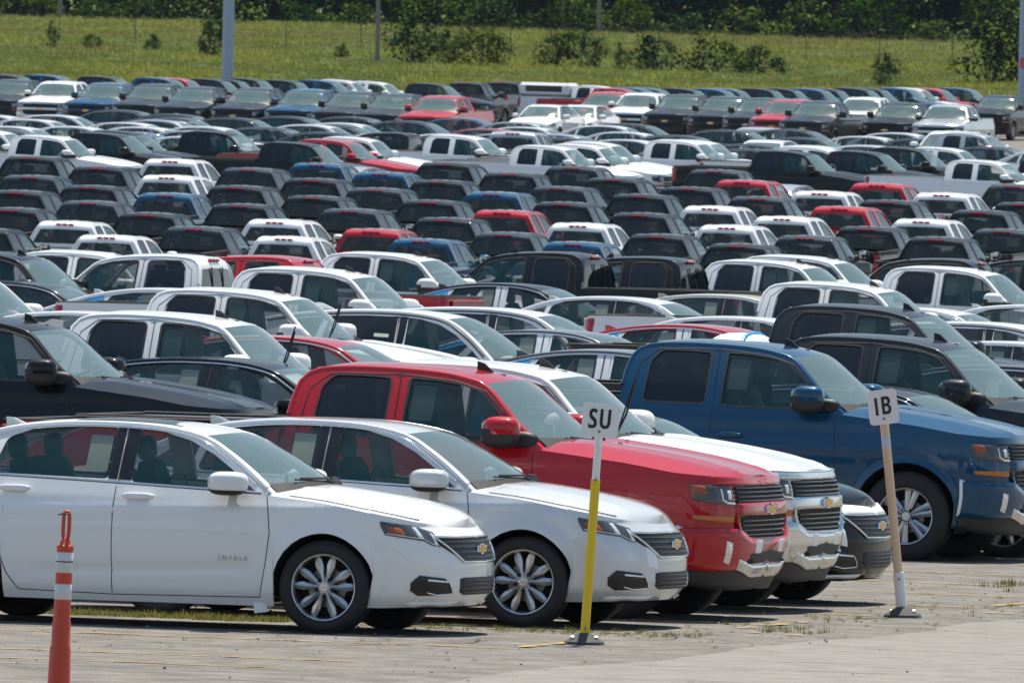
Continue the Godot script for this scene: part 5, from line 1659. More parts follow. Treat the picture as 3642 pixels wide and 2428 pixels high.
	for f in [false, true]:
		var l := patch(hs, 0.010)
		var hl := part(o, "headlight", l.flipped() if f else l, M.lamp_dark)
		var drl := joined([path_on([Vector2(qz(0.84), 1.01), Vector2(qz(0.84), 0.93), Vector2(qz(0.80), 0.905), Vector2(qg + 0.02, 0.90)], 0.014, 0.009), patch([[qg + 0.03, 0.93, 1.0], [qz(0.79), 0.935, 1.0]], 0.013, 5, 3)])
		part(hl, "lamp_strip", drl.flipped() if f else drl, M.lamp)
		var ts := patch([[qg + 0.004, 0.76, 0.808], [qz(0.85), 0.765, 0.81], [qh, 0.785, 0.812]], 0.008)
		part(hl, "turn_signal", ts.flipped() if f else ts, M.amber)
		if full:
			var mk := patch([[qz(0.915), 0.97, 1.03], [qh, 0.97, 1.045]], 0.014, 5, 3)
			part(hl, "side_marker", mk.flipped() if f else mk, M.amber_dark)
	var bp := two(patch([[0.0, 0.45, 0.625], [qz(0.5), 0.43, 0.635], [qg, 0.41, 0.715], [qz(0.93), 0.40, 0.715], [qx(2.42), 0.42, 0.715]], 0.045, 8, 5))
	var bu := part(o, "front_bumper", bp, M.bright)
	var vl := two(patch([[0.0, 0.255, 0.452], [qz(0.5), 0.25, 0.435], [qz(0.93), 0.27, 0.405], [qx(2.42), 0.31, 0.42]], 0.03, 8, 3))
	part(o, "front_valance", vl, M.black)
	if full:
		var fg := patch([[qz(0.775), 0.455, 0.605], [qz(0.84), 0.475, 0.625]], 0.05, 5, 4, 0.043)
		var fl2 := patch([[qz(0.79), 0.475, 0.59], [qz(0.83), 0.49, 0.605]], 0.054, 4, 4, 0.046)
		for f in [false, true]:
			var h := part(bu, "fog_lamp", fg.flipped() if f else fg, M.lamp)
			part(h, "fog_lens", fl2.flipped() if f else fl2, M.chrome)
		part(bu, "air_intake", two(patch([[0.0, 0.47, 0.55], [qz(0.55), 0.455, 0.53]], 0.048, 6, 3, 0.042)), M.black)
		part(bu, "skid_plate", two(patch([[0.0, 0.36, 0.445], [qz(0.4), 0.36, 0.445], [qz(0.68), 0.42, 0.50]], 0.058, 6, 3, 0.035)), M.bumper)
		part(bu, "protective_film", two(patch([[qz(0.24), 0.535, 0.622], [qz(0.40), 0.535, 0.628]], 0.049, 5, 4, 0.045)), M.film)
		for s in [-1.0, 1.0]:
			var hk := MB.new()
			var c := surf(qz(0.46), 0.46)
			var ring := []
			for i in 9: ring.append(Vector3(c.x + 0.02 + 0.05 * sin(PI * i / 8.0), c.y + 0.0, s * (c.z + 0.04 * cos(PI * i / 8.0))))
			hk.tube(ring, 0.010, 5)
			part(bu, "tow_hook", hk, M.black)
		var film := patch([[qx(2.46), 0.44, 0.72], [qx(2.405), 0.40, 0.74]], 0.05, 4, 4)
		part(o, "protective_film", film, M.film)
		var wp := MB.new()
		wiper(wp, Vector3(1.50, 1.285, -0.25), Vector3(1.39, 1.345, 0.42), Vector3(0.6, 0.8, 0))
		wiper(wp, Vector3(1.42, 1.285, -0.74), Vector3(1.43, 1.345, -0.14), Vector3(0.6, 0.8, 0))
		part(o, "wipers", wp, M.black)
		var stk := MB.new()
		stk.poly(PackedVector2Array([Vector2(0.22, 1.46), Vector2(0.40, 1.46), Vector2(0.40, 1.72), Vector2(0.22, 1.725)]), func(x, y): return Vector3(x, y, gz(x, y) - 0.022), Vector3.BACK)
		part(o, "window_sticker", stk, M.paper_dim)
		var an := MB.new()
		an.prism(PackedVector2Array([Vector2(-0.075, 0), Vector2(0.075, 0), Vector2(-0.02, 0.085), Vector2(-0.075, 0.10)]), Transform3D(Basis(Vector3.RIGHT, Vector3.UP, Vector3.BACK), Vector3(0.60, 1.815, -0.012)), 0.024)
		an.blob(Vector3(0.60, 1.818, 0), Vector3(0.16, 0.012, 0.045), 2.0, 2.0, 6)
		part(o, "antenna", an, M.black)
	# back
	var tg := MB.new()
	tg.box(Vector3(-3.045, 1.02, 0), Vector3(0.03, 0.62, 1.56), 0.012)
	var tgate := part(o, "tailgate", tg, M.paint)
	var tl := patch([[2.12, 0.95, 1.33], [2.42, 0.95, 1.33], [qzr(0.80), 0.95, 1.33]], 0.010, 5, 4)
	for f in [false, true]: part(o, "tail_light", tl.flipped() if f else tl, M.red_lens)
	var rb := MB.new()
	rb.box(Vector3(-3.08, 0.60, 0), Vector3(0.16, 0.20, 1.88), 0.04)
	part(o, "rear_bumper", rb, M.chrome)
	if full:
		var th := MB.new()
		th.box(Vector3(-3.064, 1.22, 0), Vector3(0.012, 0.06, 0.24), 0.004)
		part(tgate, "handle", th, M.black)
		part(tgate, "emblem", tail_emblem(), M.gold)
	part(o, "underside", wells(), M.dark)
	wheels(o, 0.40, 0.27, 0.245, 1, full, 0.86)
	cabin(o, full, 0.30, -0.42, 0.78, 0.88, 1.27, 0.80)
	return o

func tail_emblem() -> MB:
	var m := MB.new()
	m.prism(bowtie(0.26, 0.09), Transform3D(Basis(Vector3.BACK, Vector3.UP, Vector3.LEFT), Vector3(-3.061, 1.08, 0)), 0.012)
	return m

# ---- the saloon car ----
func spec_sedan() -> void:
	B = {
		"front": [1.82, 0.54, 2.35, 0.90], "rear": [-2.10, 0.56, 3.0, 0.90], "plan": V([-2.10, 0.90, -1.2, 0.925, 0.0, 0.927, 1.2, 0.925, 1.82, 0.90]),
		"wy": V([0.18, 0.90, 0.30, 0.955, 0.5, 0.985, 0.68, 1.0, 0.82, 0.992, 0.92, 0.965, 1.0, 0.925, 1.08, 0.885, 1.14, 0.865]),
		"lean_f": V([0.18, -0.16, 0.26, -0.05, 0.36, 0.0, 0.5, 0.0, 0.6, -0.02, 0.7, -0.06, 0.8, -0.14]), "lean_r": V([0.2, 0.10, 0.35, 0.0, 0.7, 0.0, 0.9, 0.05, 1.1, 0.07]),
		"ytop": V([-2.7, 1.0, -2.3, 1.05, -1.95, 1.07, -1.2, 1.07, -0.4, 1.045, 0.4, 1.015, 0.98, 0.99, 1.36, 0.952, 1.75, 0.898, 2.0, 0.86, 2.2, 0.815, 2.36, 0.765]),
		"ybot": V([-2.7, 0.34, -2.2, 0.24, -1.0, 0.185, 1.0, 0.185, 1.9, 0.20, 2.1, 0.21, 2.46, 0.22]),
		"wheels": [Vector3(1.42, 0.345, 0.385), Vector3(-1.418, 0.345, 0.385)], "flare": 0.022, "flare_w": 0.16,
		"lines": [[0.80, 0.92, -2.05, 1.75, 0.032, 0.010], [0.385, 0.47, -1.0, 1.0, 0.035, -0.016]],
		"gin": 0.50, "gcurve": 0.25, "gx": [-1.95, 0.97], "gfx": 0.2, "gfront": 0.045,
		"arc": V([0.98, 1.005, 0.78, 1.165, 0.57, 1.305, 0.38, 1.40, 0.05, 1.46, -0.35, 1.478, -0.75, 1.465, -1.15, 1.41, -1.52, 1.28, -1.80, 1.155, -2.02, 1.075]),
		"cuts": [1.0, -0.20, -1.16], "under": 0.20, "xh": 0.38, "xr": -1.15, "crown": 0.022,
	}

# style 0: dark pillars, bright window line; 1: light pillars, a third window and blue film along the rear pillar; 2: a tall crossover
func make_sedan(full: bool, style: int) -> Node3D:
	spec_sedan()
	var o := Node3D.new()
	o.name = ["sedan", "sedan", "crossover"][style]
	if style == 1:
		B.arc = V([0.98, 1.005, 0.76, 1.165, 0.55, 1.30, 0.36, 1.395, 0.05, 1.45, -0.35, 1.465, -0.75, 1.44, -1.15, 1.37, -1.52, 1.26, -1.85, 1.15, -2.06, 1.08])
	if style == 2:
		B.arc = V([0.98, 1.06, 0.75, 1.28, 0.53, 1.45, 0.32, 1.555, 0.0, 1.61, -0.4, 1.63, -0.95, 1.615, -1.5, 1.56, -1.88, 1.47, -2.08, 1.27, -2.16, 1.10])
		B.ytop = V([-2.7, 1.05, -2.16, 1.10, -1.2, 1.11, -0.4, 1.09, 0.4, 1.07, 0.98, 1.045, 1.36, 1.02, 1.75, 0.975, 2.0, 0.93, 2.2, 0.89, 2.36, 0.84])
		B.ybot = V([-2.7, 0.40, -2.2, 0.32, -1.0, 0.26, 1.0, 0.26, 2.0, 0.28, 2.46, 0.30])
		B.rear = [-2.02, 0.30, 4.0, 0.90]
		B.gx = [-2.10, 0.97]
		B.xr = -1.86; B.xh = 0.32
		B.wheels = [Vector3(1.42, 0.36, 0.40), Vector3(-1.418, 0.36, 0.40)]
		B.gin = 0.42
	var wf: PackedVector2Array
	var wr: PackedVector2Array
	var wq := PackedVector2Array()
	if style == 0:
		wf = rounded(V([-0.10, 1.055, 0.86, 1.008, 0.71, 1.13, 0.50, 1.27, 0.30, 1.365, 0.05, 1.43, -0.10, 1.44]), 0.03)
		wr = rounded(V([-1.18, 1.09, -0.27, 1.07, -0.27, 1.45, -0.60, 1.445, -0.90, 1.42, -1.10, 1.35]), 0.05)
		wq = rounded(V([-1.62, 1.11, -1.24, 1.10, -1.16, 1.345, -1.32, 1.295]), 0.02)
	elif style == 1:
		wf = rounded(V([-0.12, 1.06, 0.85, 1.015, 0.70, 1.125, 0.48, 1.265, 0.28, 1.35, 0.05, 1.405, -0.12, 1.418]), 0.03)
		wr = rounded(V([-1.10, 1.115, -0.28, 1.10, -0.28, 1.42, -0.60, 1.41, -0.88, 1.37]), 0.03)
		wq = rounded(V([-1.85, 1.115, -1.20, 1.125, -0.99, 1.36, -1.18, 1.315, -1.50, 1.215]), 0.02)
	else:
		wf = rounded(V([-0.10, 1.11, 0.84, 1.075, 0.70, 1.22, 0.48, 1.39, 0.28, 1.495, 0.05, 1.55, -0.10, 1.565]), 0.03)
		wr = rounded(V([-1.12, 1.13, -0.22, 1.115, -0.22, 1.57, -0.6, 1.575, -1.0, 1.56]), 0.04)
		wq = rounded(V([-1.72, 1.20, -1.20, 1.14, -1.08, 1.55, -1.45, 1.505]), 0.03)
	var q0 := qx(1.0)
	var q1 := qx(-0.20)
	var q2 := qx(-1.16)
	var ah := arc_at(B.xh, true)
	var ar := arc_at(B.xr, false)
	var roof := across(arc_part(ah, ar), 0.0, 0.09, -0.08, B.crown, B.crown)
	var pil := two(across(arc_part(0.0, ah), 0.05, 0.24, 0.09, 0.02, B.crown, 0.0, 1.0))
	var backp := two(across(arc_part(ar, 1.0), 0.07, -0.08, -0.12, B.crown, 0.0, 0.0, 1.0))
	var deck := MB.new()
	var rows := []
	for i in 22:
		var q := lerpf(qx(-1.95 if style < 2 else -2.0), 3.0, pow(i / 21.0, 0.8))
		var x := plan_x(q)
		var e := surf(q, ln(B.ytop, x))
		var r := PackedVector3Array()
		for j in 11:
			var w := j / 10.0
			r.append(Vector3(e.x, e.y + 0.035 * sin(w * PI * 0.5) * smoothstep(0.0, 0.25, e.z), e.z * (1.0 - w)))
		rows.append(r)
	deck.grid(rows, Vector3(-1.6, 0.4, 0))
	deck.mirror()
	var rf := side_region(-2.5, -0.20)
	var holes := [wr, wq] if wq.size() else [wr]
	var fr := frame(rf, holes)
	var ff := frame(side_region(-0.20, 1.5), [wf])
	var shell := [two(skirt(0.0, q0)), two(skirt(q2, 3.0)), roof, pil, backp, roof_rail(0.020, 0.02, 0.97)]
	var df := joined([skirt(q0, q1), ff])
	var dr := skirt(q1, q2)
	var yc := V([0.9, 1.075, 1.166, 1.067, 1.63, 1.015, 2.065, 0.924, 2.22, 0.862, 2.31, 0.81, 2.36, 0.768])
	if style == 2: yc = V([0.9, 1.11, 1.2, 1.12, 1.6, 1.10, 2.0, 1.03, 2.2, 0.955, 2.3, 0.89, 2.36, 0.842])
	var hd := hood_shell(yc, qx(0.985), 0.006)
	var gf := pane(wf)
	var gr_ := pane(wr)
	var gq := pane(wq) if wq.size() else MB.new()
	var rear_glass: Material = M.tint if style == 2 else M.glass
	if full:
		part(o, "body", joined(shell + [two(fr)]), M.paint)
		part(o, "hood", hd, M.paint)
		var hg := []
		for i in 25:
			var q := lerpf(qx(1.12), qz(0.70), i / 24.0)
			var e := surf(q, ln(B.ytop, plan_x(q)))
			var w := 0.05
			hg.append(Vector3(e.x, lerpf(e.y, maxf(cv(yc, e.x), e.y), sin(pow(w, 0.72) * PI * 0.5)), e.z * (1.0 - w)))
		var hgm := MB.new()
		hgm.tube(hg, 0.0035, 5)
		for f in [false, true]: part(o, "hood_gap", hgm.flipped() if f else hgm, M.seam)
		part(o, "boot_lid" if style < 2 else "tailgate", deck, M.paint)
		for f in [false, true]:
			var d := part(o, "front_door", df.flipped() if f else df, M.paint)
			part(d, "window", gf.flipped() if f else gf, M.glass)
			handle(-0.01, 0.955, 0.26, M.paint, d, f)
			mirror_unit(d, Vector3(0.70, 1.075, gz(0.70, 1.03) - 0.02), Vector3(0.29, 0.165, 0.23), M.paint, M.black, f)
			var e := part(o, "rear_door", dr.flipped() if f else dr, M.paint)
			part(e, "window", gr_.flipped() if f else gr_, rear_glass)
			handle(-0.965, 0.985, 0.26, M.paint, e, f)
			if wq.size():
				part(o, "quarter_window", gq.flipped() if f else gq, rear_glass)
			var sm := ([seam([Vector2(-0.20, 0.25), Vector2(-0.20, 0.6), Vector2(-0.195, 1.06), Vector2(-0.19, 1.43)]), seam([Vector2(0.93, 0.25), Vector2(0.98, 0.5), Vector2(1.005, 0.72), Vector2(0.985, 0.9), Vector2(0.955, 1.01)]),
				seam([Vector2(-0.92, 0.25), Vector2(-1.0, 0.36), Vector2(-1.10, 0.60), Vector2(-1.22, 0.86), Vector2(-1.26, 1.08)]), seam([Vector2(-0.92, 0.25), Vector2(-0.2, 0.235), Vector2(0.93, 0.25)])])
			for g in sm: part(o, "door_gap", g.flipped() if f else g, M.seam)
	else:
		part(o, "body", joined(shell + [two(fr), hd, deck, two(joined([df, dr]))]), M.paint)
		for f in [false, true]:
			part(o, "side_window", gf.flipped() if f else gf, M.glass)
			part(o, "side_window", gr_.flipped() if f else gr_, rear_glass)
			if wq.size(): part(o, "quarter_window", gq.flipped() if f else gq, rear_glass)
			mirror_unit(o, Vector3(0.70, 1.075, gz(0.70, 1.03) - 0.02), Vector3(0.29, 0.165, 0.23), M.paint, M.black, f)
	# window line and pillars
	for f in [false, true]:
		var tr := MB.new()
		var pts := []
		var d := arc_dense()
		var lim: float = [-1.75, -1.9, -1.8][style]
		for p in d:
			if p.x < 0.90 and p.x > lim: pts.append(Vector3(p.x - 0.02 * signf(p.x + 0.4) * smoothstep(0.4, 1.0, absf(p.x + 0.4)), p.y - 0.028, gz(p.x, p.y - 0.028) + 0.002))
		tr.tube(pts, 0.011, 6)
		var low := []
		for i in 21:
			var x := lerpf(0.90, lim, i / 20.0)
			low.append(Vector3(x, ln(B.ytop, x) + 0.012, gz(x, ln(B.ytop, x) + 0.012) + 0.002))
		tr.tube(low, 0.011, 6)
		part(o, "window_line", tr.flipped() if f else tr, M.chrome if style < 2 else M.black)
		var bpil := MB.new()
		var y1 := 1.44 if style < 2 else 1.575
		var pf := func(x, y): return Vector3(x, y, gz(x, y) + 0.003)
		var pm: Material = M.black_gloss if style != 1 else M.film_grey
		var pls := [PackedVector2Array([Vector2(-0.275, 1.075), Vector2(-0.205, 1.07), Vector2(-0.205, y1), Vector2(-0.275, y1)]), PackedVector2Array([Vector2(-0.195, 1.07), Vector2(-0.095, 1.065), Vector2(-0.095, y1 - 0.005), Vector2(-0.195, y1)])]
		if style == 1: pls.append(PackedVector2Array([Vector2(-1.205, 1.115), Vector2(-1.09, 1.115), Vector2(-0.885, 1.37), Vector2(-0.985, 1.36)]))
		for pg in pls:
			bpil = MB.new()
			bpil.poly(pg, pf, Vector3.BACK)
			part(o, "pillar_cover", bpil.flipped() if f else bpil, pm)
		if style == 1:
			var bf := MB.new()
			var fa := []
			var fb := []
			for i in 12:
				var x := lerpf(-1.0, -1.95, i / 11.0)
				var yy := 0.0
				for k in d.size() - 1:
					if d[k].x >= x and d[k + 1].x < x: yy = lerpf(d[k].y, d[k + 1].y, (d[k].x - x) / (d[k].x - d[k + 1].x))
				fa.append(Vector2(x, yy - 0.03)); fb.append(Vector2(x + 0.03, yy - 0.085))
			fb.reverse()
			bf.poly(PackedVector2Array(fa + fb), func(x, y): return Vector3(x, y, gz(x, y) + 0.006), Vector3.BACK)
			part(o, "protective_film", bf.flipped() if f else bf, M.film_blue)
	var ws := across(arc_part(0.02, ah), 0.045, 0.24, 0.09, 0.02, B.crown)
	part(o, "windshield", ws, M.screen)
	part(o, "cowl", across(arc_part(0.0, 0.03), 0.04, 0.25, 0.245, 0.02, 0.02, 0.008), M.black)
	var rw := across(arc_part(ar + 0.008, lerpf(ar, 1.0, 0.95)), 0.065, -0.08, -0.12, B.crown, 0.0)
	part(o, "rear_window", rw, M.tint if style == 2 else M.screen)
	# front
	var dy := 0.085 if style == 2 else 0.0
	var qg := qz(0.62, 0.62)
	var gpat := two(patch([[0.0, 0.545 + dy, 0.715 + dy], [qg * 0.6, 0.55 + dy, 0.712 + dy], [qg, 0.665 + dy, 0.715 + dy]], 0.006))
	var g := part(o, "grille", gpat, M.black)
	var bars := MB.new()
	for i in 4:
		var y := 0.575 + dy + 0.035 * i
		bars.add(path_on([Vector2(0.0, y), Vector2(qg * 0.5, y + 0.002), Vector2(qg * (0.62 + 0.10 * i), y + 0.004)], 0.010, 0.0036, 5))
	bars.mirror()
	part(g, "grille_bars", bars, M.bar_dark)
	var gs := two(joined([path_on([Vector2(0.0, 0.718 + dy), Vector2(qg * 0.6, 0.715 + dy), Vector2(qg * 1.03, 0.72 + dy)], 0.010, 0.009), path_on([Vector2(0.0, 0.540 + dy), Vector2(qg * 0.6, 0.543 + dy), Vector2(qg * 1.03, 0.715 + dy)], 0.010, 0.009)]))
	part(g, "grille_surround", gs, M.chrome)
	var em := MB.new()
	var eg := MB.new()
	var ef := surf(0.0, 0.635 + dy)
	em.prism(bowtie(0.20, 0.075), Transform3D(Basis(Vector3.FORWARD, Vector3.UP, Vector3.RIGHT), ef + Vector3(0.012, 0, 0)), 0.014)
	eg.prism(bowtie(0.178, 0.056), Transform3D(Basis(Vector3.FORWARD, Vector3.UP, Vector3.RIGHT), ef + Vector3(0.024, 0, 0)), 0.006)
	part(g, "emblem_rim", em, M.chrome)
	part(g, "emblem", eg, M.gold)
	var qn := qx(1.88)
	var qm := qx(2.12)
	for f in [false, true]:
		var l := patch([[qg * 0.98, 0.652 + dy, 0.752 + dy], [lerpf(qg, qm, 0.5), 0.662 + dy, 0.775 + dy], [qm, 0.695 + dy, 0.80 + dy], [qn, 0.735 + dy, 0.832 + dy]], 0.006)
		var hl := part(o, "headlight", l.flipped() if f else l, M.lamp_dark)
		var pj := patch([[lerpf(qg, qm, 0.06), 0.658 + dy, 0.735 + dy], [lerpf(qg, qm, 0.34), 0.662 + dy, 0.755 + dy]], 0.009, 5, 3)
		part(hl, "lamp_reflector", pj.flipped() if f else pj, M.lamp)
		var p2 := patch([[lerpf(qg, qm, 0.88), 0.705 + dy, 0.785 + dy], [lerpf(qm, qn, 0.12), 0.715 + dy, 0.795 + dy]], 0.009, 5, 3)
		part(hl, "lamp_reflector", p2.flipped() if f else p2, M.lamp)
		var mk := patch([[lerpf(qm, qn, 0.30), 0.72 + dy, 0.775 + dy], [lerpf(qm, qn, 0.90), 0.745 + dy, 0.80 + dy]], 0.009, 5, 3)
		part(hl, "side_marker", mk.flipped() if f else mk, M.amber_dark)
		var st := path_on([Vector2(qg * 1.02, 0.664 + dy), Vector2(lerpf(qg, qm, 0.5), 0.672 + dy), Vector2(qm, 0.705 + dy), Vector2(lerpf(qm, qn, 0.9), 0.742 + dy)], 0.009, 0.004)
		part(hl, "lamp_strip", st.flipped() if f else st, M.chrome)
		if full:
			var fp := patch([[qz(0.52, 0.4), 0.315, 0.345], [qz(0.60, 0.4), 0.305, 0.425], [qz(0.78, 0.4), 0.30, 0.445], [qx(2.0), 0.335, 0.385]], 0.008)
			var fo := part(o, "fog_lamp", fp.flipped() if f else fp, M.black_gloss)
			var fs := joined([path_on([Vector2(qz(0.53, 0.4), 0.318), Vector2(qz(0.66, 0.4), 0.308), Vector2(qx(2.10), 0.325)], 0.012, 0.006), path_on([Vector2(qz(0.58, 0.4), 0.40), Vector2(qz(0.74, 0.4), 0.412)], 0.012, 0.010), path_on([Vector2(qz(0.52, 0.4), 0.318), Vector2(qz(0.57, 0.4), 0.40)], 0.012, 0.006)])
			part(fo, "fog_lamp_strip", fs.flipped() if f else fs, M.chrome)
			var fm := patch([[qz(0.30, 0.24), 0.225, 0.252], [qz(0.78, 0.24), 0.215, 0.245]], 0.012, 6, 2)
			part(o, "protective_film", fm.flipped() if f else fm, M.film)
	var lg := part(o, "lower_grille", two(patch([[0.0, 0.305, 0.43], [qz(0.36, 0.4), 0.305, 0.43], [qz(0.43, 0.4), 0.33, 0.42]], 0.006)), M.black)
	var lb := MB.new()
	for i in 4: lb.add(path_on([Vector2(0.0, 0.325 + 0.028 * i), Vector2(qz(0.40, 0.4), 0.327 + 0.028 * i)], 0.010, 0.0045, 5))
	lb.mirror()
	part(lg, "grille_bars", lb, M.black_gloss)
	if full:
		var tab := MB.new()   # clear film hanging at the sill
		tab.box(Vector3(0.93, 0.175, zside(0.93, 0.2) + 0.004), Vector3(0.10, 0.075, 0.004), 0.0, Basis(Vector3.BACK, 0.12))
		part(o, "protective_film", tab, M.film)
		var wp := MB.new()
		wiper(wp, Vector3(1.20, 1.07, -0.20), Vector3(1.07, 1.095, 0.42), Vector3(0.5, 0.85, 0))
		wiper(wp, Vector3(1.06, 1.05, -0.66), Vector3(1.13, 1.095, -0.12), Vector3(0.5, 0.85, 0))
		part(o, "wipers", wp, M.black)
		var an := MB.new()
		an.prism(PackedVector2Array([Vector2(-0.10, -0.01), Vector2(0.11, -0.01), Vector2(0.06, 0.02), Vector2(-0.05, 0.065), Vector2(-0.105, 0.07)]), Transform3D(Basis(Vector3.RIGHT, Vector3.UP, Vector3.BACK), Vector3(-1.22, ([1.415, 1.375, 1.63])[style], -0.02)), 0.04)
		part(o, "antenna", an, M.paint)
		var stk := MB.new()   # the price sheet in the rear door window
		stk.poly(PackedVector2Array([Vector2(-0.47, 1.13), Vector2(-0.30, 1.125), Vector2(-0.30, 1.38), Vector2(-0.47, 1.385)]), func(x, y): return Vector3(x, y, gz(x, y) - 0.022), Vector3.BACK)
		part(o, "window_sticker", stk, M.paper)
	# back
	var tl := patch([[qx(-2.02), 0.86, 0.99], [2.25, 0.80, 0.995], [qzr(0.52, 0.9), 0.80, 0.98]], 0.008)
	for f in [false, true]: part(o, "tail_light", tl.flipped() if f else tl, M.red_lens)
	part(o, "underside", wells(), M.dark)
	wheels(o, 0.345, 0.235, 0.238, 0, full, 0.795)
	cabin(o, full, -0.12, -0.86, 0.50, 0.48, 1.0, 0.72)
	return o

const YAW := 0.27925268
const GD := [Vector2(-500, -0.8), Vector2(-60, -0.1), Vector2(0, 0.0), Vector2(114, 0.23), Vector2(248, 0.50), Vector2(300, 0.36), Vector2(340, 0.02), Vector2(360, 0.0), Vector2(380, 0.7), Vector2(404, 1.5), Vector2(444, 2.5), Vector2(480, 3.2), Vector2(590, 4.7), Vector2(655, 5.45), Vector2(760, 7.6), Vector2(1000, 12.7), Vector2(1400, 22.0), Vector2(2600, 30.0)]
func rise(d: float) -> float:
	# height of the ground at d metres from the camera
	var x := clampf(d, GD[0].x, GD[-1].x)
	var i := 0
	while i < GD.size() - 2 and x > GD[i + 1].x: i += 1
	var h: float = GD[i + 1].x - GD[i].x
	var t: float = (x - GD[i].x) / h
	var m0: float = (GD[i + 1].y - GD[maxi(i - 1, 0)].y) / (GD[i + 1].x - GD[maxi(i - 1, 0)].x)
	var m1: float = (GD[mini(i + 2, GD.size() - 1)].y - GD[i].y) / (GD[mini(i + 2, GD.size() - 1)].x - GD[i].x)
	var t2 := t * t
	var t3 := t2 * t
	return (2 * t3 - 3 * t2 + 1) * GD[i].y + (t3 - 2 * t2 + t) * h * m0 + (-2 * t3 + 3 * t2) * GD[i + 1].y + (t3 - t2) * h * m1
func elev(x: float, d: float) -> float:
	return rise(d) - 0.0085 * clampf(x, -140.0, 140.0)
func on_ground(x: float, d: float, lift := 0.0) -> Vector3:
	return Vector3(x, elev(x, d) + lift, -d)
func uv_at(u: float, v: float) -> Vector2:   # along the parked cars (u) and across them (v) -> x, distance
	return Vector2(u * cos(YAW) + v * sin(YAW), -u * sin(YAW) + v * cos(YAW))

var used := {}
func numbered(called: String) -> String:
	var k: int = used.get(called, 0)
	used[called] = k + 1
	return called if k == 0 else "%s_%03d" % [called, k]
func tag(o: Node3D, label := "", category := "", group := "", kind := "") -> Node3D:
	if label: o.set_meta("label", label)
	if category: o.set_meta("category", category)
	if group: o.set_meta("group", group)
	if kind: o.set_meta("kind", kind)
	return o
func base(called: String, at: Vector3) -> Node3D:
	var o := Node3D.new()
	o.name = numbered(called)
	add_child(o, true)
	o.position = at
	return o

func noise_tex(freq: float, oct: int, ramp: Array, seed_: int, size := 1024, normal := 0.0, kind := FastNoiseLite.TYPE_SIMPLEX_SMOOTH) -> NoiseTexture2D:
	var n := FastNoiseLite.new()
	n.noise_type = kind
	n.seed = seed_; n.frequency = freq; n.fractal_octaves = oct; n.fractal_gain = 0.55
	var t := NoiseTexture2D.new()
	t.width = size; t.height = size; t.seamless = true; t.noise = n
	if normal > 0.0:
		t.as_normal_map = true; t.bump_strength = normal
	elif ramp.size():
		var g := Gradient.new()
		var off := PackedFloat32Array()
		var col := PackedColorArray()
		for r in ramp:
			off.append(r[0]); col.append((r[1] as Color).linear_to_srgb())
		g.offsets = off; g.colors = col
		t.color_ramp = g
	return t

func ground_mat(tex: Texture2D, scale: float, rough: float, nrm: Texture2D = null, nscale := 1.0, detail: Texture2D = null, dscale := 1.0) -> StandardMaterial3D:
	var m := StandardMaterial3D.new()
	m.albedo_texture = tex
	m.roughness = rough
	m.metallic_specular = 0.3
	m.uv1_triplanar = true; m.uv1_world_triplanar = true
	m.uv1_scale = Vector3(1, 1, 1) / scale
	if nrm:
		m.normal_enabled = true; m.normal_texture = nrm; m.normal_scale = nscale
	if detail:
		m.detail_enabled = true; m.detail_albedo = detail; m.detail_blend_mode = BaseMaterial3D.BLEND_MODE_MUL
		m.detail_uv_layer = BaseMaterial3D.DETAIL_UV_2
		m.uv2_triplanar = true; m.uv2_world_triplanar = true
		m.uv2_scale = Vector3(1, 1, 1) / dscale
	return m

func sheet(called: String, x0: float, x1: float, d0: float, d1: float, step: float, lift: float, m: Material) -> MeshInstance3D:
	var b := MB.new()
	var rows := []
	var n := int(ceil((d1 - d0) / step))
	for i in n + 1:
		var d := lerpf(d0, d1, float(i) / n)
		var r := PackedVector3Array()
		for j in 13:
			var x := lerpf(x0, x1, j / 12.0)
			r.append(on_ground(x, d, lift))
		rows.append(r)
	b.grid(rows, Vector3(0, -500, -500))
	var o := part(self, called, b, m)
	tag(o, "", "", "", "structure")
	return o

# a strip of paint or surfacing lying on the ground, through u,v points, with ragged edges
func stripe(pts: Array, w: float, lift: float, m: Material, called: String, rng: RandomNumberGenerator, broken := 0.0) -> MB:
	var b := MB.new()
	var l := 0.0
	for i in pts.size() - 1:
		var n := int(ceil(pts[i].distance_to(pts[i + 1]) / 0.12))
		var dirv: Vector2 = (pts[i + 1] - pts[i]).normalized()
		var side: Vector2 = dirv.orthogonal()
		var prev := []
		for k in n + 1:
			var c: Vector2 = pts[i].lerp(pts[i + 1], float(k) / n)
			var e0 := w * (0.5 - rng.randf() * 0.16)
			var e1 := w * (0.5 - rng.randf() * 0.16)
			var a := uv_at(c.x + side.x * e0, c.y + side.y * e0)
			var z := uv_at(c.x - side.x * e1, c.y - side.y * e1)
			var cur := [on_ground(a.x, a.y, lift), on_ground(z.x, z.y, lift)]
			if prev.size() and rng.randf() > broken:
				b.quad(prev[0], prev[1], cur[1], cur[0], Vector3.UP)
			prev = cur
	return b

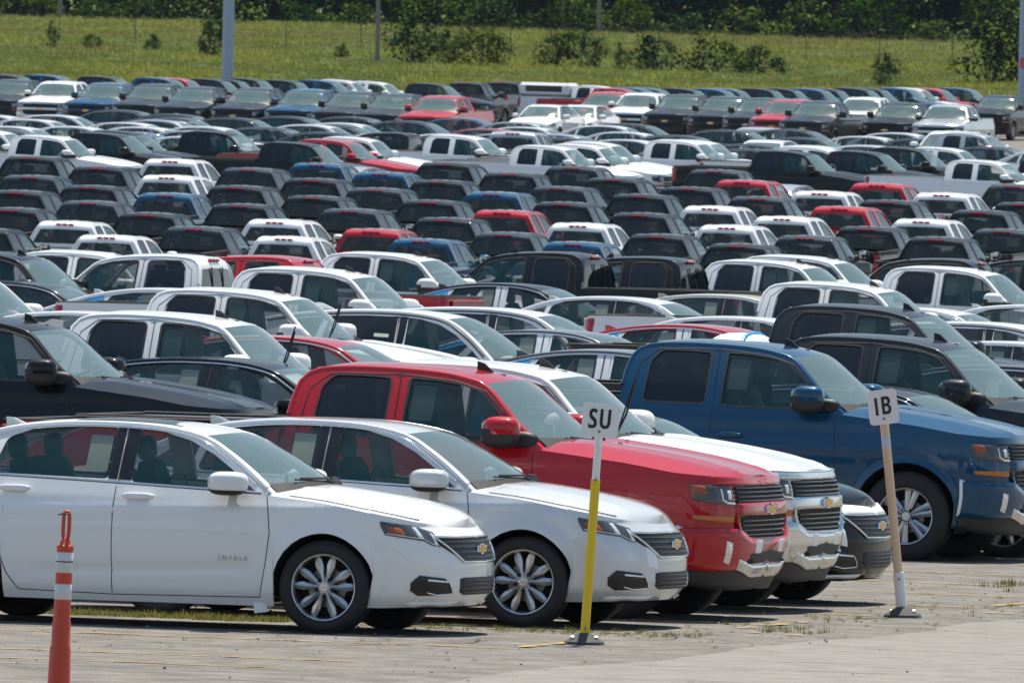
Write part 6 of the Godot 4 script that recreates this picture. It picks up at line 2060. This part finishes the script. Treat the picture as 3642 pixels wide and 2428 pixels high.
# ---- leaves ----
func leaf_mesh(clumps: Array, per: int, leaf: float, cols: Array, rng: RandomNumberGenerator, droop := 0.0) -> ArrayMesh:
	var v := PackedVector3Array()
	var n := PackedVector3Array()
	var c := PackedColorArray()
	var ix := PackedInt32Array()
	for cl in clumps:
		var o: Vector3 = cl[0]
		var r: float = cl[1]
		var tone: Color = cols[rng.randi() % cols.size()]
		var mid: Vector3 = cl[2]
		for i in int(per * clampf(r * r, 0.3, 2.5)):
			var p := Vector3(rng.randfn(), rng.randfn() * 0.8, rng.randfn())
			p = p.normalized() * r * pow(rng.randf(), 0.45)
			var at := o + p
			var out := ((at - mid).normalized() + p.normalized() * 0.8 + Vector3(0, 0.85, 0) + Vector3(rng.randfn(), rng.randfn(), rng.randfn()) * 0.55).normalized()
			var s := out.cross(Vector3(rng.randfn(), rng.randfn(), rng.randfn())).normalized()
			var u := s.cross(out)
			u.y -= droop
			var h := leaf * rng.randf_range(0.6, 1.25)
			var k := v.size()
			v.append_array([at - s * h * 0.5, at + u * h * 0.35 + s * h * 0.05, at + s * h * 0.55, at - u * h * 0.4])
			var t := tone * rng.randf_range(0.75, 1.25)
			for q in 4:
				n.append(out); c.append(Color(t.r, t.g, t.b))
			ix.append_array([k, k + 1, k + 2, k, k + 2, k + 3])
	var a := []
	a.resize(Mesh.ARRAY_MAX)
	a[Mesh.ARRAY_VERTEX] = v; a[Mesh.ARRAY_NORMAL] = n; a[Mesh.ARRAY_COLOR] = c; a[Mesh.ARRAY_INDEX] = ix
	var m := ArrayMesh.new()
	m.add_surface_from_arrays(Mesh.PRIMITIVE_TRIANGLES, a)
	return m

func leaf_mat() -> StandardMaterial3D:
	var m := StandardMaterial3D.new()
	m.vertex_color_use_as_albedo = true
	m.roughness = 0.6
	m.metallic_specular = 0.25
	m.cull_mode = BaseMaterial3D.CULL_DISABLED
	m.backlight_enabled = true
	m.backlight = Color(0.85, 0.95, 0.35)
	return m

# kind: 0 broad tree clothed to the ground, 1 looser tree, 2 round bush, 3 upright bush, 4 sprawling thicket
func plant_meshes(kind: int, seed_: int, cols: Array) -> Array:
	var rng := RandomNumberGenerator.new()
	rng.seed = seed_
	var clumps := []
	var wood := MB.new()
	var h: float = [10.0, 8.5, 2.4, 3.4, 1.7][kind]
	var rad: float = [4.4, 3.6, 1.7, 1.35, 1.9][kind]
	var low: float = [0.5, 1.3, 0.15, 0.2, 0.1][kind]
	var num: int = [120, 80, 34, 30, 26][kind]
	var big := kind < 2
	for i in num:
		var t := pow(rng.randf(), 0.9)
		var y := lerpf(low, h, t)
		var prof := pow(sin(clampf(0.16 + 0.84 * t, 0.0, 1.0) * PI), 0.62) if kind != 3 else pow(sin(clampf(0.2 + 0.8 * t, 0, 1) * PI), 0.8)
		if big: prof = lerpf(1.0, 0.3, pow(t, 1.4))
		if kind == 4: prof = 1.0 - 0.5 * t
		var r := rad * prof * sqrt(rng.randf_range(0.25, 1.0)) * rng.randf_range(0.8, 1.12)
		var a := rng.randf() * TAU
		var c := Vector3(cos(a) * r, y, sin(a) * r)
		var cr := rng.randf_range(0.65, 1.35) if big else rng.randf_range(0.38, 0.70)
		clumps.append([c, cr, Vector3(0, clampf(y - 0.6, low, h * 0.6), 0)])
		if i % 4 == 0:
			wood.tube([Vector3(0, maxf(0.1, y * 0.55), 0), Vector3(c.x * 0.5, y * 0.75, c.z * 0.5), c], (0.055 if big else 0.018) * (1.2 - t), 4)
	if big:
		var pts := []
		for k in 7: pts.append(Vector3(rng.randfn() * 0.12 * k * 0.4, h * 0.72 * k / 6.0 - 0.1, rng.randfn() * 0.12 * k * 0.4))
		for k in 6: wood.tube([pts[k], pts[k + 1]], 0.24 * (1.0 - k / 7.5), 8)
	else:
		for k in 5:
			var a := TAU * k / 5.0
			wood.tube([Vector3(cos(a) * 0.05, -0.05, sin(a) * 0.05), Vector3(cos(a) * rad * 0.3, h * 0.4, sin(a) * rad * 0.3), Vector3(cos(a) * rad * 0.5, h * 0.75, sin(a) * rad * 0.5)], 0.025, 5)
	return [leaf_mesh(clumps, 62 if big else 130, 0.30 if big else 0.19, cols, rng), wood.mesh()]

func plant(called: String, meshes: Array, at: Vector3, size: Vector3, turn: float, label: String, category: String, group: String) -> void:
	var o := base(called, at)
	o.rotation.y = turn
	o.scale = size
	tag(o, label, category, group)
	part(o, "crown", meshes[0], M.leaf)
	part(o, "trunk" if category == "tree" else "stems", meshes[1], M.bark)

# a tuft of grass blades
func tuft(rng: RandomNumberGenerator, n: int, h: float, spread: float, cols: Array) -> ArrayMesh:
	var v := PackedVector3Array()
	var nn := PackedVector3Array()
	var c := PackedColorArray()
	var ix := PackedInt32Array()
	for i in n:
		var a := rng.randf() * TAU
		var p := Vector3(cos(a), 0, sin(a)) * spread * sqrt(rng.randf())
		var lean := Vector3(rng.randfn(), 0, rng.randfn()) * h * 0.28
		var hh := h * rng.randf_range(0.5, 1.15)
		var s := Vector3(cos(a + 1.3), 0, sin(a + 1.3)) * h * 0.045
		var k := v.size()
		var t: Color = cols[rng.randi() % cols.size()] * rng.randf_range(0.8, 1.2)
		v.append_array([p - s, p + s, p + lean * 0.4 + Vector3(0, hh * 0.6, 0) + s * 0.7, p + lean + Vector3(0, hh, 0), p + lean * 0.4 + Vector3(0, hh * 0.6, 0) - s * 0.7])
		var q := (s.cross(Vector3.UP).normalized() + Vector3(0, 0.8, 0)).normalized()
		for j in 5:
			nn.append(q); c.append(Color(t.r, t.g, t.b))
		ix.append_array([k, k + 1, k + 2, k, k + 2, k + 4, k + 4, k + 2, k + 3])
	var ar := []
	ar.resize(Mesh.ARRAY_MAX)
	ar[Mesh.ARRAY_VERTEX] = v; ar[Mesh.ARRAY_NORMAL] = nn; ar[Mesh.ARRAY_COLOR] = c; ar[Mesh.ARRAY_INDEX] = ix
	var m := ArrayMesh.new()
	m.add_surface_from_arrays(Mesh.PRIMITIVE_TRIANGLES, ar)
	return m

func scatter(called: String, mesh: Mesh, m: Material, spots: Array, label: String, category: String) -> void:
	# spots: Transform3D
	var mm := MultiMesh.new()
	mm.transform_format = MultiMesh.TRANSFORM_3D
	mm.mesh = mesh
	mm.instance_count = spots.size()
	for i in spots.size(): mm.set_instance_transform(i, spots[i])
	var o := MultiMeshInstance3D.new()
	o.name = numbered(called)
	o.multimesh = mm
	o.material_override = m
	add_child(o, true)
	tag(o, label, category, "", "stuff")
